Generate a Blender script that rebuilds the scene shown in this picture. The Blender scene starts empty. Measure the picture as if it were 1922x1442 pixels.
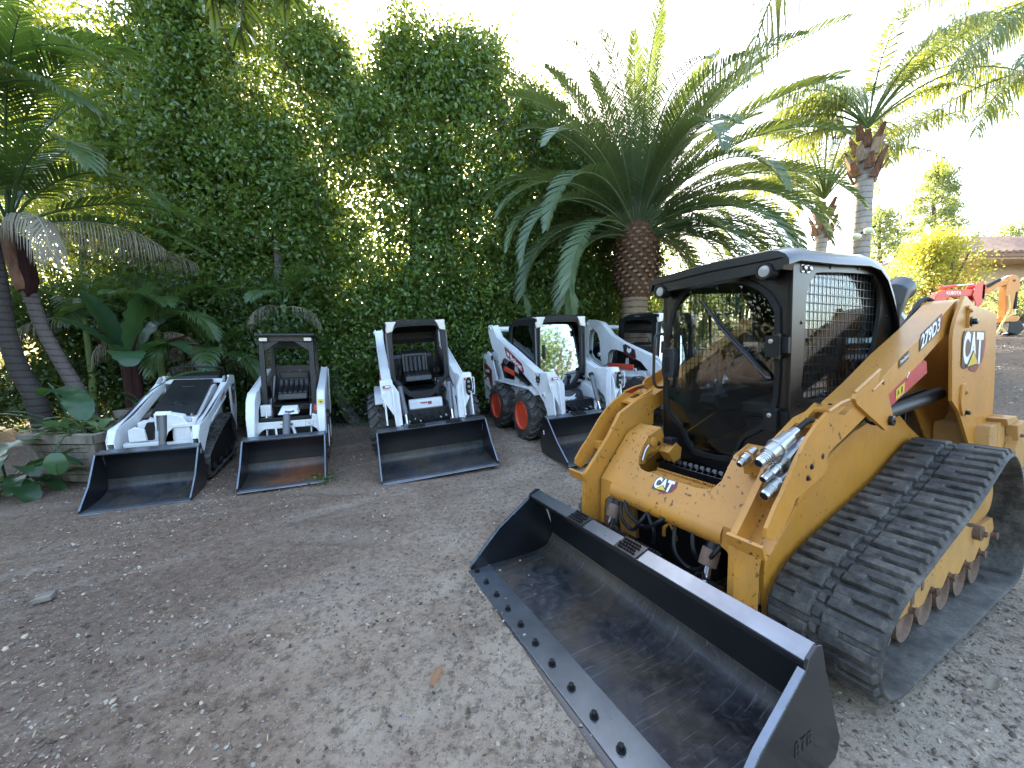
import bpy, bmesh, math, random
import numpy as np
from mathutils import Vector, Matrix, noise
from mathutils.geometry import tessellate_polygon
random.seed(7); rng = np.random.default_rng(11)
S = bpy.context.scene
COL = S.collection
# ---------------------------------------------------------------- camera
def cam_axes(pitch, roll):
    a = math.radians(pitch); r = math.radians(roll)
    fw = Vector((0, math.cos(a), -math.sin(a))); rt = Vector((1, 0, 0)); up = Vector((0, math.sin(a), math.cos(a)))
    return rt*math.cos(r)+up*math.sin(r), up*math.cos(r)-rt*math.sin(r), fw
CR, CU, CF = cam_axes(4.836, -0.544)
cd = bpy.data.cameras.new('camera'); co = bpy.data.objects.new('camera', cd); COL.objects.link(co)
cd.sensor_width = 36; cd.lens = 733.39/1922*36; cd.clip_start = .05; cd.clip_end = 2000
mw = Matrix((CR, CU, -CF)).transposed().to_4x4(); mw.translation = (0, 0, 1.58); co.matrix_world = mw
S.camera = co
# ---------------------------------------------------------------- light
SUN_EL, SUN_AZ = math.radians(19), math.radians(-11)      # azimuth measured from +Y towards +X
W = bpy.data.worlds.new('World'); S.world = W; W.use_nodes = True
nt = W.node_tree; bg = nt.nodes['Background']
sky = nt.nodes.new('ShaderNodeTexSky'); sky.sky_type = 'NISHITA'; sky.sun_disc = False
sky.sun_elevation = SUN_EL; sky.sun_rotation = SUN_AZ; sky.dust_density = 3.5; sky.air_density = .9; sky.ozone_density = .45
nt.links.new(sky.outputs[0], bg.inputs[0]); bg.inputs[1].default_value = 0.15
sl = bpy.data.lights.new('sun', 'SUN'); sl.energy = 3.5; sl.angle = math.radians(.5); sl.color = (1, .93, .8)
so = bpy.data.objects.new('sun', sl); COL.objects.link(so)
d = Vector((math.sin(SUN_AZ)*math.cos(SUN_EL), math.cos(SUN_AZ)*math.cos(SUN_EL), math.sin(SUN_EL)))
so.rotation_euler = d.to_track_quat('Z', 'Y').to_euler(); so.location = (0, 0, 30)
S.view_settings.view_transform = 'Standard'; S.view_settings.look = 'None'
S.view_settings.exposure = 3.45; S.view_settings.gamma = 1
S.render.engine = 'CYCLES'
S.cycles.max_bounces = 8; S.cycles.transparent_max_bounces = 16; S.cycles.diffuse_bounces = 4
S.cycles.glossy_bounces = 4; S.cycles.transmission_bounces = 6
# ---------------------------------------------------------------- terrain height
def sst(t):
    t = min(1, max(0, t)); return t*t*(3-2*t)
def ground_z(x, y):
    z = .17*sst((y-4.6+.35*(x+1))/2.2)*sst((x+4.2)/3.0)
    s = .75*x+.66*y-7.3
    if s > 0:
        z += .165*(s*s/(s+1.5)) if s < 22 else .165*(22*22/23.5)+(s-22)*.05
    return z
# ---------------------------------------------------------------- materials
def srgb(h):
    h = h.lstrip('#'); c = [int(h[i:i+2], 16)/255 for i in (0, 2, 4)]
    return tuple(x/12.92 if x < .04045 else ((x+.055)/1.055)**2.4 for x in c)
class N:
    def __init__(s, name):
        s.m = bpy.data.materials.new(name); s.m.use_nodes = True; s.t = s.m.node_tree; s.t.nodes.clear()
        s.out = s.n('OutputMaterial'); s.co = s.n('TexCoord')
    def n(s, typ, **kw):
        o = s.t.nodes.new('ShaderNode'+typ)
        for k, v in kw.items(): setattr(o, k, v)
        return o
    def l(s, a, b): s.t.links.new(a, b)
    def set(s, node, **kw):
        for k, v in kw.items():
            k = k.replace('_', ' '); sock = node.inputs[k]
            if hasattr(v, 'is_linked') or isinstance(v, bpy.types.NodeSocket): s.l(v, sock)
            else:
                if isinstance(v, tuple) and len(v) == 3 and sock.type == 'RGBA': v = v+(1,)
                sock.default_value = v
        return node
    def noise(s, scale, detail=4, rough=.55, vec=None, dist=0):
        o = s.n('TexNoise'); s.l(vec or s.co.outputs['Object'], o.inputs['Vector'])
        o.inputs['Scale'].default_value = scale; o.inputs['Detail'].default_value = detail
        o.inputs['Roughness'].default_value = rough; o.inputs['Distortion'].default_value = dist
        return o.outputs['Fac']
    def ramp(s, fac, stops, interp='LINEAR'):
        o = s.n('ValToRGB'); s.l(fac, o.inputs[0]); cr = o.color_ramp; cr.interpolation = interp
        while len(cr.elements) < len(stops): cr.elements.new(.5)
        for e, (p, c) in zip(cr.elements, stops):
            e.position = p; e.color = (c if isinstance(c, tuple) else (c, c, c))+(1,)
        return o.outputs[0]
    def mix(s, fac, a, b, mode='MIX'):
        o = s.n('Mix', data_type='RGBA', blend_type=mode)
        for sock, v in ((o.inputs['Factor'], fac), (o.inputs['A'], a), (o.inputs['B'], b)):
            pass
        ins = [i for i in o.inputs if i.enabled]
        for sock, v in zip((o.inputs[0], o.inputs[6], o.inputs[7]), (fac, a, b)):
            if isinstance(v, bpy.types.NodeSocket): s.l(v, sock)
            else: sock.default_value = v if not (isinstance(v, tuple) and len(v) == 3) else v+(1,)
        return o.outputs[2]
    def math(s, op, a, b=None):
        o = s.n('Math', operation=op)
        for sock, v in zip(o.inputs, (a, b)):
            if v is None: continue
            if isinstance(v, bpy.types.NodeSocket): s.l(v, sock)
            else: sock.default_value = v
        return o.outputs[0]
    def bump(s, h, strength=.3, dist=.01):
        o = s.n('Bump'); s.l(h, o.inputs['Height']); o.inputs['Strength'].default_value = strength
        o.inputs['Distance'].default_value = dist; return o.outputs[0]
    def bsdf(s, **kw):
        b = s.n('BsdfPrincipled'); s.set(b, **kw); s.l(b.outputs[0], s.out.inputs[0]); return b
    def rot(s, a, sx, sy):
        o = s.n('Mapping'); s.l(s.co.outputs['Object'], o.inputs[0]); o.vector_type = 'TEXTURE'; o.inputs['Rotation'].default_value = (0, 0, a); o.inputs['Scale'].default_value = (1/sx, 1/sy, 1); return o.outputs[0]
    def scale(s, sx, sy, sz, src='Object'):
        o = s.n('Mapping'); s.l(s.co.outputs[src], o.inputs[0]); o.inputs['Scale'].default_value = (sx, sy, sz); return o.outputs[0]

def paint(name, col, rough=.4, dust=.15, dustcol=(.30, .26, .20), chips=0, chipcol=(.09, .035, .015), metal=0, coat=0, spec=.5, bump=.08, var=.12, ws=1.0, scale=1.0):
    k = N(name)
    n1 = k.noise(3*scale, 5, .6); n2 = k.noise(26*scale, 4, .6)
    c = k.mix(k.ramp(n1, [(.3, 0.), (.7, 1.)]), tuple(x*(1-var) for x in col), tuple(min(1, x*(1+var)) for x in col))
    f = k.math('MULTIPLY', k.ramp(k.noise(5*scale, 8, .7), [(.40, 0.), (.70, 1.)]), dust)
    st = k.ramp(k.noise(6*scale, 5, .6, k.scale(3, 3, .35)), [(.52, 0.), (.74, 1.)]); f = k.math('MAXIMUM', f, k.math('MULTIPLY', st, dust*1.1))
    # grime settles on faces turned up
    geo = k.n('NewGeometry'); sep = k.n('SeparateXYZ'); k.l(geo.outputs['Normal'], sep.inputs[0])
    upf = k.math('MULTIPLY', k.ramp(sep.outputs[2], [(.3, 0.), (.95, 1.)]), dust*.9*ws)
    f = k.math('MAXIMUM', f, k.math('MULTIPLY', upf, k.ramp(n2, [(.3, .3), (.7, 1.)])))
    c = k.mix(f, c, dustcol)
    r = k.math('ADD', k.math('MULTIPLY', f, .45), rough)
    if chips:
        ch = k.ramp(k.noise(38*scale, 3, .5), [(.5+.22-chips*.1, 0.), (.515+.22-chips*.1, 1.)])
        gate = k.ramp(k.noise(4*scale, 3, .5), [(.42, 0.), (.56, 1.)])
        ch = k.math('MULTIPLY', ch, gate); c = k.mix(ch, c, chipcol)
    k.bsdf(Base_Color=c, Roughness=r, Metallic=metal, Coat_Weight=coat, Coat_Roughness=.15, Specular_IOR_Level=spec,
           Normal=k.bump(k.noise(60*scale, 3, .6), bump, .002))
    return k.m
M_ = {}
M_['yellow'] = paint('cat_yellow_paint', (.48, .208, .024), .38, .20, (.26, .16, .08), chips=.45, coat=.2, var=.09)
M_['yellow_worn'] = paint('worn_yellow_paint', (.47, .205, .024), .44, .28, (.24, .15, .075), chips=.9, coat=.12, var=.11)
M_['yellow_dusty'] = paint('dusty_yellow_paint', (.46, .24, .06), .6, .45, (.25, .18, .11), chips=.4)
M_['black'] = paint('black_paint', (.004, .004, .005), .28, .015, (.12, .11, .10), coat=.2, ws=.4)
M_['black_brown'] = paint('dusty_black_paint', (.012, .010, .008), .32, .07, (.14, .11, .08), coat=.1)
M_['plastic'] = paint('black_plastic', (.006, .007, .008), .45, .05, (.10, .10, .09), spec=.3)
M_['bucket'] = paint('bucket_black_paint', (.005, .006, .009), .30, .05, (.09, .09, .09), coat=.25, var=.3)
M_['ledge'] = paint('worn_bucket_edge', (.15, .17, .20), .26, .10, (.12, .12, .12), coat=.4, metal=.75, var=.3)
M_['white'] = paint('machine_white_paint', (.68, .70, .72), .38, .26, (.34, .31, .27), coat=.15, var=.05)
M_['dark_grey'] = paint('dark_grey_paint', (.009, .011, .017), .38, .015, (.10, .10, .10), coat=.05, ws=.3)
M_['cyl_grey'] = paint('grey_cylinder_paint', (.10, .108, .12), .35, .1, coat=.2)
M_['red'] = paint('red_paint', (.42, .014, .03), .35, .05, coat=.3)
M_['orange'] = paint('orange_paint', (.62, .055, .018), .4, .12, coat=.2)
M_['excavator_orange'] = paint('weathered_orange_paint', (.64, .25, .045), .5, .15, chips=.3)
M_['green'] = paint('green_paint', (.02, .30, .09), .4, .1)
M_['teal'] = paint('pale_teal_paint', (.32, .46, .44), .3, .1, coat=.4)
M_['rust'] = paint('rusty_steel', (.13, .075, .05), .75, .4, (.22, .17, .13), var=.4, bump=.4)
M_['steel'] = paint('zinc_steel', (.55, .56, .57), .28, .1, metal=1, bump=.15)
M_['chrome'] = paint('chrome', (.8, .8, .82), .08, .03, metal=1, bump=0)
M_['vinyl'] = paint('black_vinyl', (.012, .012, .014), .35, .08, (.15, .15, .15), bump=.25)
M_['decal_black'] = paint('black_decal', (.018, .017, .018), .3, .05)
M_['decal_grey'] = paint('dark_decal', (.045, .03, .035), .3, .05)
M_['decal_white'] = paint('white_decal', (.80, .82, .84), .35, .05)
M_['decal_red'] = paint('dark_red_decal', (.22, .012, .022), .3, .05)
M_['decal_yellow'] = paint('yellow_decal', (.60, .45, .02), .35, .05)
M_['lens'] = paint('lamp_lens', (.30, .29, .26), .12, .3, (.35, .33, .3), coat=.8)
M_['lens_clear'] = paint('headlight_lens', (.62, .60, .55), .10, .2, coat=1)
M_['hose_yellow'] = paint('yellow_hose', (.75, .62, .22), .5, .1)

def rubber(name, col, dust):
    k = N(name)
    n1 = k.noise(7, 8, .7); n2 = k.noise(45, 5, .7)
    f = k.math('MULTIPLY', k.ramp(n1, [(.38, .1), (.68, 1.)]), dust)
    f = k.math('MULTIPLY', f, k.ramp(n2, [(.3, .35), (.65, 1.)]))
    c = k.mix(f, col, (.20, .185, .165))
    k.bsdf(Base_Color=c, Roughness=k.math('ADD', k.math('MULTIPLY', f, .3), .55), Specular_IOR_Level=.35,
           Normal=k.bump(k.math('ADD', n2, k.noise(140, 3, .7)), .35, .004))
    return k.m
M_['rubber'] = rubber('track_rubber', (.016, .016, .016), .85)
M_['tyre'] = rubber('tyre_rubber', (.016, .015, .014), .62)

def bucket_floor(name, rustpatch=0):
    k = N(name)
    v = k.scale(1, 1, 1)
    n1 = k.noise(3.2, 9, .68, dist=.6); n2 = k.noise(16, 8, .72, dist=.8); n3 = k.noise(2.2, 4, .5)
    c = k.mix(k.ramp(n1, [(.38, 0.), (.60, 1.)]), (.006, .007, .010), (.032, .035, .042))
    c = k.mix(k.math('MULTIPLY', k.ramp(n2, [(.50, 0.), (.64, 1.)]), .6), c, (.065, .063, .060))
    c = k.mix(k.math('MULTIPLY', k.ramp(n3, [(.46, 0.), (.62, 1.)]), .65), c, (.070, .054, .036))
    # long thin scratches running front to back
    sc = k.noise(9, 4, .6, k.scale(.35, 9, 1)); c = k.mix(k.math('MULTIPLY', k.ramp(sc, [(.60, 0.), (.66, 1.)]), .35), c, (.17, .175, .18))
    if rustpatch:
        g = k.n('VectorMath', operation='DISTANCE'); k.l(k.co.outputs['Object'], g.inputs[0]); g.inputs[1].default_value = (1.42, .22, 0)
        rf = k.ramp(k.math('ADD', g.outputs['Value'], k.math('MULTIPLY', k.noise(7, 6, .7), .5)), [(.52, 1.), (.78, 0.)])
        c = k.mix(k.math('MULTIPLY', rf, .8), c, (.19, .065, .02))
    k.bsdf(Base_Color=c, Roughness=k.ramp(n2, [(.38, .34), (.62, .6)]), Metallic=.15, Specular_IOR_Level=.5, Normal=k.bump(n2, .15, .004))
    return k.m
M_['floor'] = bucket_floor('scuffed_bucket_floor')
M_['floor_rust'] = bucket_floor('rust_stained_bucket_floor', 1)

def glass(name, tint, refl, rough=.02, fw=1.0):
    k = N(name)
    tr = k.n('BsdfTransparent'); tr.inputs[0].default_value = tint+(1,)
    gl = k.n('BsdfGlossy'); gl.inputs['Color'].default_value = (.9, .92, .95, 1); gl.inputs['Roughness'].default_value = rough
    lw = k.n('LayerWeight'); lw.inputs[0].default_value = .35
    fr = k.n('Fresnel'); fr.inputs[0].default_value = 1.45; f = k.math('ADD', k.math('MULTIPLY', fr.outputs[0], fw), refl)
    dn = k.noise(5, 6, .7); f2 = k.math('MINIMUM', f, .95)
    mx = k.n('MixShader'); k.l(f2, mx.inputs[0]); k.l(tr.outputs[0], mx.inputs[1]); k.l(gl.outputs[0], mx.inputs[2])
    df = k.n('BsdfDiffuse'); df.inputs[0].default_value = (.12, .115, .105, 1)
    m2 = k.n('MixShader'); k.l(k.math('MULTIPLY', k.ramp(dn, [(.5, 0.), (.8, 1.)]), .03), m2.inputs[0]); k.l(mx.outputs[0], m2.inputs[1]); k.l(df.outputs[0], m2.inputs[2])
    k.l(m2.outputs[0], k.out.inputs[0]); return k.m
M_['glass'] = glass('cab_glass', (.86, .89, .89), .0, .005, .6)
M_['mirror_glass'] = glass('reflective_windshield', (.30, .34, .36), .42, .03)
M_['side_glass'] = glass('tinted_side_glass', (.22, .25, .26), .03)

def leaf(name, c1, c2, ctrans, trans=.38, gloss=.35, attr='rnd', dead=None):
    k = N(name)
    at = k.n('Attribute', attribute_name=attr); f = at.outputs['Fac']
    c = k.ramp(f, [(0., c1), (.75, c2), (1., tuple(min(1, x*1.5) for x in c2))] if not dead else [(0., c1), (.8, c2), (.9, dead), (1., dead)])
    b = k.n('BsdfPrincipled'); k.l(c, b.inputs['Base Color']); b.inputs['Roughness'].default_value = gloss; b.inputs['Specular IOR Level'].default_value = .5
    t = k.n('BsdfTranslucent'); k.l(k.mix(f, ctrans, tuple(x*.7 for x in ctrans)), t.inputs[0])
    mx = k.n('MixShader'); mx.inputs[0].default_value = trans
    k.l(b.outputs[0], mx.inputs[1]); k.l(t.outputs[0], mx.inputs[2]); k.l(mx.outputs[0], k.out.inputs[0]); return k.m
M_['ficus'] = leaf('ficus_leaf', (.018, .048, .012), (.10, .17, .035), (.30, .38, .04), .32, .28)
M_['ficus_back'] = leaf('sunlit_tree_leaf', (.07, .12, .02), (.15, .21, .03), (.52, .56, .05), .42)  # yellower copy of the ficus leaf, backlight put into its colour
M_['palm'] = leaf('date_palm_leaf', (.042, .080, .036), (.12, .17, .085), (.24, .30, .05), .24, .4)
M_['queen'] = leaf('queen_palm_leaf', (.05, .09, .035), (.10, .15, .055), (.40, .44, .06), .35)
M_['king'] = leaf('dark_palm_leaf', (.018, .042, .014), (.05, .09, .028), (.22, .34, .04), .3)
M_['deadpalm'] = leaf('dead_palm_leaf', (.17, .145, .11), (.30, .26, .20), (.30, .25, .15), .2, .7)
M_['banana'] = leaf('broad_green_leaf', (.020, .055, .026), (.045, .095, .045), (.16, .32, .05), .28, .3)
M_['banana_red'] = leaf('maroon_leaf', (.045, .012, .014), (.075, .020, .020), (.22, .03, .02), .2, .35)
M_['variegated'] = leaf('variegated_leaf', (.06, .12, .04), (.16, .22, .10), (.3, .4, .08), .3, .35)
M_['yellowbush'] = leaf('yellow_shrub_leaf', (.12, .16, .03), (.42, .38, .05), (.50, .48, .05), .45, .5)
M_['pale'] = leaf('pale_tree_leaf', (.10, .15, .07), (.20, .25, .11), (.45, .5, .12), .4, .5)
M_['grassy'] = leaf('ground_leaf', (.035, .08, .02), (.09, .13, .04), (.2, .3, .04), .3, .5)

def bark(name, c1, c2, ring=0, ringaxis=2, bump=.6, sc=14):
    k = N(name)
    n = k.noise(sc, 7, .65, k.scale(1, 1, .35)); g = k.noise(3, 4, .6)
    h = n
    if ring:
        w = k.n('TexWave', wave_type='BANDS', bands_direction='Z'); k.l(k.co.outputs['Object'], w.inputs['Vector'])
        w.inputs['Scale'].default_value = ring; w.inputs['Distortion'].default_value = 1.2; w.inputs['Detail'].default_value = 2
        h = k.math('ADD', n, k.math('MULTIPLY', k.ramp(w.outputs['Fac'], [(.0, 0.), (.25, 1.)]), .5))
    c = k.mix(k.ramp(h, [(.35, 0.), (.9 if ring else .68, 1.)]), c1, c2)
    c = k.mix(k.math('MULTIPLY', g, .4), c, tuple(x*.6 for x in c1))
    k.bsdf(Base_Color=c, Roughness=.85, Specular_IOR_Level=.25, Normal=k.bump(h, bump, .02)); return k.m
M_['bark'] = bark('pale_ficus_bark', (.07, .065, .058), (.19, .178, .16))
M_['palmbark'] = bark('palm_trunk_bark', (.10, .065, .042), (.33, .24, .165), ring=2.2)
M_['boot'] = bark('palm_boot_fibre', (.075, .035, .022), (.26, .14, .085), sc=22)
M_['boottip'] = bark('palm_boot_cut', (.22, .15, .10), (.42, .32, .22), sc=30)
M_['ringbark'] = bark('ringed_palm_bark', (.06, .048, .044), (.145, .12, .108), ring=3.2)
M_['sheath'] = bark('brown_leaf_sheath', (.14, .06, .035), (.34, .19, .12), sc=8)
M_['darkbark'] = bark('shaded_palm_bark', (.022, .017, .014), (.055, .045, .040), ring=3.2)  # shade of surrounding foliage put into the bark colour
M_['queenbark'] = bark('queen_palm_bark', (.16, .14, .125), (.34, .30, .265), ring=2.4)
M_['stem'] = bark('green_stalk', (.10, .15, .05), (.20, .25, .09), bump=.1)
M_['redstem'] = bark('red_stalk', (.022, .007, .007), (.050, .015, .013), bump=.1)
M_['wood'] = bark('weathered_planter_wood', (.13, .11, .09), (.33, .29, .245), sc=9, bump=.5)
M_['stucco'] = paint('tan_stucco', (.50, .36, .24), .9, .1, bump=.4)
M_['rooftile'] = paint('clay_roof_tile', (.19, .115, .08), .8, .2, (.2, .17, .14), var=.45, scale=2)
M_['woodtrim'] = paint('brown_wood_trim', (.20, .09, .045), .7, .1)
M_['screen'] = paint('dark_windscreen_cloth', (.010, .013, .014), .85, .1, bump=.3)
M_['soil'] = paint('potting_soil', (.05, .035, .025), .95, .1, bump=1)

def ground_mat():
    k = N('packed_dirt_and_gravel'); o = k.co.outputs['Object']
    big = k.noise(.35, 4, .55, o); mid = k.noise(1.6, 7, .65, o, .4); fine = k.noise(22, 8, .72, o); grit = k.noise(95, 4, .7, o)
    sep = k.n('SeparateXYZ'); k.l(o, sep.inputs[0])
    # brown mulchy soil to the left, pale compacted dust to the right of the yard
    side = k.math('ADD', k.math('MULTIPLY', sep.outputs[0], .17), k.math('MULTIPLY', sep.outputs[1], -.03))
    side = k.math('ADD', side, k.math('MULTIPLY', mid, .9))
    base = k.ramp(side, [(.02, (.18, .122, .086)), (.22, (.285, .208, .148)), (.46, (.39, .315, .238)), (.85, (.41, .34, .265))])
    base = k.mix(k.math('MULTIPLY', k.ramp(big, [(.45, 0.), (.62, 1.)]), .5), base, (.15, .118, .092))
    rt = k.noise(1.1, 6, .6, k.rot(.5, .32, 1.9), 1.6); base = k.mix(k.math('MULTIPLY', k.ramp(rt, [(.48, 0.), (.64, 1.)]), .40), base, (.17, .124, .090)); base = k.mix(k.math('MULTIPLY', k.ramp(rt, [(.34, 1.), (.46, 0.)]), .30), base, (.36, .30, .24))
    bank = k.ramp(k.math('ADD', k.math('MULTIPLY', sep.outputs[0], .1), k.math('MULTIPLY', mid, .5)), [(.66, 0.), (.9, .85)]); base = k.mix(bank, base, (.115, .080, .056))
    base = k.mix(k.ramp(fine, [(.36, .75), (.52, 0.)]), base, (.075, .055, .041))
    ra = k.n('Attribute', attribute_name='rnd'); base = k.mix(k.math('MULTIPLY', ra.outputs['Fac'], .16), base, (.46, .38, .29))
    base = k.mix(k.ramp(fine, [(.56, 0.), (.74, .7)]), base, (.30, .275, .24))
    vo = k.n('TexVoronoi'); k.l(o, vo.inputs['Vector']); vo.inputs['Scale'].default_value = 34
    peb = k.ramp(vo.outputs['Distance'], [(.16, 1.), (.30, 0.)])
    pick = k.math('MULTIPLY', peb, k.ramp(vo.outputs['Color'], [(.62, 0.), (.68, 1.)]))
    base = k.mix(k.math('MULTIPLY', pick, .85), base, (.33, .30, .265))
    v2 = k.n('TexVoronoi', distance='MANHATTAN'); wv = k.n('VectorMath', operation='MULTIPLY_ADD'); nv = k.n('TexNoise'); k.l(o, nv.inputs['Vector']); nv.inputs['Scale'].default_value = 9; k.l(nv.outputs['Color'], wv.inputs[0]); wv.inputs[1].default_value = (.22, .22, .22); k.l(k.rot(1.1, .45, 1.25), wv.inputs[2]); k.l(wv.outputs[0], v2.inputs['Vector']); v2.inputs['Scale'].default_value = 75; p2 = k.math('MULTIPLY', k.ramp(v2.outputs['Distance'], [(.20, 1.), (.36, 0.)]), k.ramp(v2.outputs['Color'], [(.55, 0.), (.60, 1.)]))
    base = k.mix(k.math('MULTIPLY', p2, .75), base, (.58, .50, .40)); v3 = k.n('TexVoronoi', distance='MANHATTAN'); k.l(wv.outputs[0], v3.inputs['Vector']); v3.inputs['Scale'].default_value = 48; p3 = k.math('MULTIPLY', k.ramp(v3.outputs['Distance'], [(.25, 1.), (.45, 0.)]), k.ramp(v3.outputs['Color'], [(.58, 0.), (.62, 1.)]))
    base = k.mix(k.math('MULTIPLY', p3, .7), base, (.06, .046, .036))
    h = k.math('ADD', k.math('MULTIPLY', fine, 1.0), k.math('MULTIPLY', grit, .35)); h = k.math('ADD', h, k.math('MULTIPLY', pick, .5))
    h = k.math('ADD', h, k.math('MULTIPLY', mid, 1.2)); h = k.math('ADD', h, k.math('MULTIPLY', rt, 1.6))
    k.bsdf(Base_Color=base, Roughness=.92, Specular_IOR_Level=.2, Normal=k.bump(h, .9, .022)); return k.m
M_['ground'] = ground_mat()
def chipm(name, stops, rough=.8):
    k = N(name); at = k.n('Attribute', attribute_name='rnd')
    c = k.ramp(at.outputs['Fac'], stops); k.bsdf(Base_Color=c, Roughness=rough, Specular_IOR_Level=.3, Normal=k.bump(k.noise(60, 4, .6), .3, .003)); return k.m
M_['chip'] = chipm('wood_chip', [(0., (.06, .04, .03)), (.45, (.17, .125, .09)), (.8, (.34, .265, .19)), (1., (.52, .43, .32))])
M_['stone'] = chipm('gravel_stone', [(0., (.09, .082, .074)), (.6, (.20, .175, .145)), (1., (.40, .355, .29))])
M_['leaflitter'] = chipm('dry_leaf', [(0., (.17, .07, .03)), (1., (.30, .17, .09))], .6)
M_['red2'] = paint('tractor_red_paint', (.62, .06, .03), .4, .12, coat=.2)
M_['decal_bulb'] = paint('frosted_bulb', (.72, .72, .50), .3, .05)
# ---------------------------------------------------------------- builders
AXI = {'u': 0, 'v': 1, 'w': 2}
def put(axis, a, p, q):
    return {'u': (a, p, q), 'v': (p, a, q), 'w': (p, q, a)}[axis]
class MB:
    def __init__(s): s.v = []; s.f = []; s.mi = []; s.mats = []
    def _m(s, m):
        m = M_[m] if isinstance(m, str) else m
        if m not in s.mats: s.mats.append(m)
        return s.mats.index(m)
    def add(s, vs, fs, m):
        b = len(s.v); i = s._m(m); s.v += [tuple(x) for x in vs]
        for f in fs: s.f.append(tuple(b+j for j in f)); s.mi.append(i)
        return s
    def box(s, a, b, m):
        x0, y0, z0 = (min(p, q) for p, q in zip(a, b)); x1, y1, z1 = (max(p, q) for p, q in zip(a, b))
        return s.add([(x0, y0, z0), (x1, y0, z0), (x1, y1, z0), (x0, y1, z0), (x0, y0, z1), (x1, y0, z1), (x1, y1, z1), (x0, y1, z1)],
                     [(0, 3, 2, 1), (4, 5, 6, 7), (0, 1, 5, 4), (1, 2, 6, 5), (2, 3, 7, 6), (3, 0, 4, 7)], m)
    def obox(s, c, size, rot, m):
        c = Vector(c); vs = []
        for z in (-.5, .5):
            for x, y in ((-.5, -.5), (.5, -.5), (.5, .5), (-.5, .5)):
                vs.append(c+rot@Vector((x*size[0], y*size[1], z*size[2])))
        return s.add(vs, [(0, 3, 2, 1), (4, 5, 6, 7), (0, 1, 5, 4), (1, 2, 6, 5), (2, 3, 7, 6), (3, 0, 4, 7)], m)
    def bar(s, p, q, wd, ht, m, up=(0, 0, 1)):
        p, q = Vector(p), Vector(q); x = (q-p); L = x.length; x.normalize(); y = Vector(up).cross(x)
        if y.length < 1e-4: y = Vector((0, 1, 0)).cross(x)
        y.normalize(); z = x.cross(y)
        return s.obox((p+q)/2, (L, wd, ht), Matrix((x, y, z)).transposed(), m)
    def loops(s, A, B, m, holes=()):
        n = len(A); vs = [tuple(x) for x in A]+[tuple(x) for x in B]
        fs = [(i, (i+1) % n, n+(i+1) % n, n+i) for i in range(n)]
        if not holes:
            fs += [tuple(range(n))[::-1], tuple(range(n, 2*n))]; return s.add(vs, fs, m)
        flatA = list(A); off = 2*n; hs = []
        for hA, hB in holes:
            k = len(hA); vs += [tuple(x) for x in hA]+[tuple(x) for x in hB]
            fs += [(off+i, off+k+i, off+k+(i+1) % k, off+(i+1) % k) for i in range(k)]; hs.append((off, k)); off += 2*k
        tri = tessellate_polygon([[Vector(x) for x in A]]+[[Vector(x) for x in h[0]] for h in holes])
        ia = list(range(n)); ib = list(range(n, 2*n))
        for (o, k) in hs: ia += range(o, o+k); ib += range(o+k, o+2*k)
        for t in tri: fs.append(tuple(ia[j] for j in t)); fs.append(tuple(ib[j] for j in t[::-1]))
        return s.add(vs, fs, m)
    def prism(s, pts, axis, a, b, m, holes=()):
        P = lambda L, c: [put(axis, c, p, q) for p, q in L]
        return s.loops(P(pts, a), P(pts, b), m, [(P(h, a), P(h, b)) for h in holes])
    def strip(s, path, width_axis, a, b, th, m):
        """bent plate: path of (p,q) points, thickness th, extruded along axis"""
        n = len(path); out = []; inn = []
        for i in range(n):
            t = Vector(path[min(i+1, n-1)])-Vector(path[max(i-1, 0)]); t.normalize(); nn = Vector((-t.y, t.x))*th
            out.append(tuple(Vector(path[i])+nn)); inn.append(tuple(path[i]))
        return s.prism(inn+out[::-1], width_axis, a, b, m)
    def tube(s, path, r, m, n=12, caps=True):
        path = [Vector(p) for p in path]; k = len(path); rs = r if isinstance(r, (list, tuple)) else [r]*k
        ref = None; vs = []
        for i, p in enumerate(path):
            t = path[min(i+1, k-1)]-path[max(i-1, 0)]; t.normalize()
            if ref is None:
                ref = Vector((0, 0, 1)) if abs(t.z) < .9 else Vector((1, 0, 0))
            x = (ref-t*ref.dot(t)).normalized(); ref = x; y = t.cross(x)
            for j in range(n):
                a = 2*math.pi*j/n; vs.append(p+(x*math.cos(a)+y*math.sin(a))*rs[i])
        fs = [(i*n+j, i*n+(j+1) % n, (i+1)*n+(j+1) % n, (i+1)*n+j) for i in range(k-1) for j in range(n)]
        if caps: fs += [tuple(range(n))[::-1], tuple((k-1)*n+j for j in range(n))]
        return s.add(vs, fs, m)
    def lathe(s, c, axis, prof, m, n=24, cap=True):
        """prof = [(offset along axis, radius)]"""
        ax = AXI[axis]; o = [i for i in range(3) if i != ax]; vs = []
        for h, r in prof:
            for j in range(n):
                a = 2*math.pi*j/n; p = list(c); p[ax] += h; p[o[0]] += r*math.cos(a); p[o[1]] += r*math.sin(a); vs.append(p)
        k = len(prof); fs = [(i*n+j, i*n+(j+1) % n, (i+1)*n+(j+1) % n, (i+1)*n+j) for i in range(k-1) for j in range(n)]
        if cap: fs += [tuple(range(n))[::-1], tuple((k-1)*n+j for j in range(n))]
        return s.add(vs, fs, m)
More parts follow.
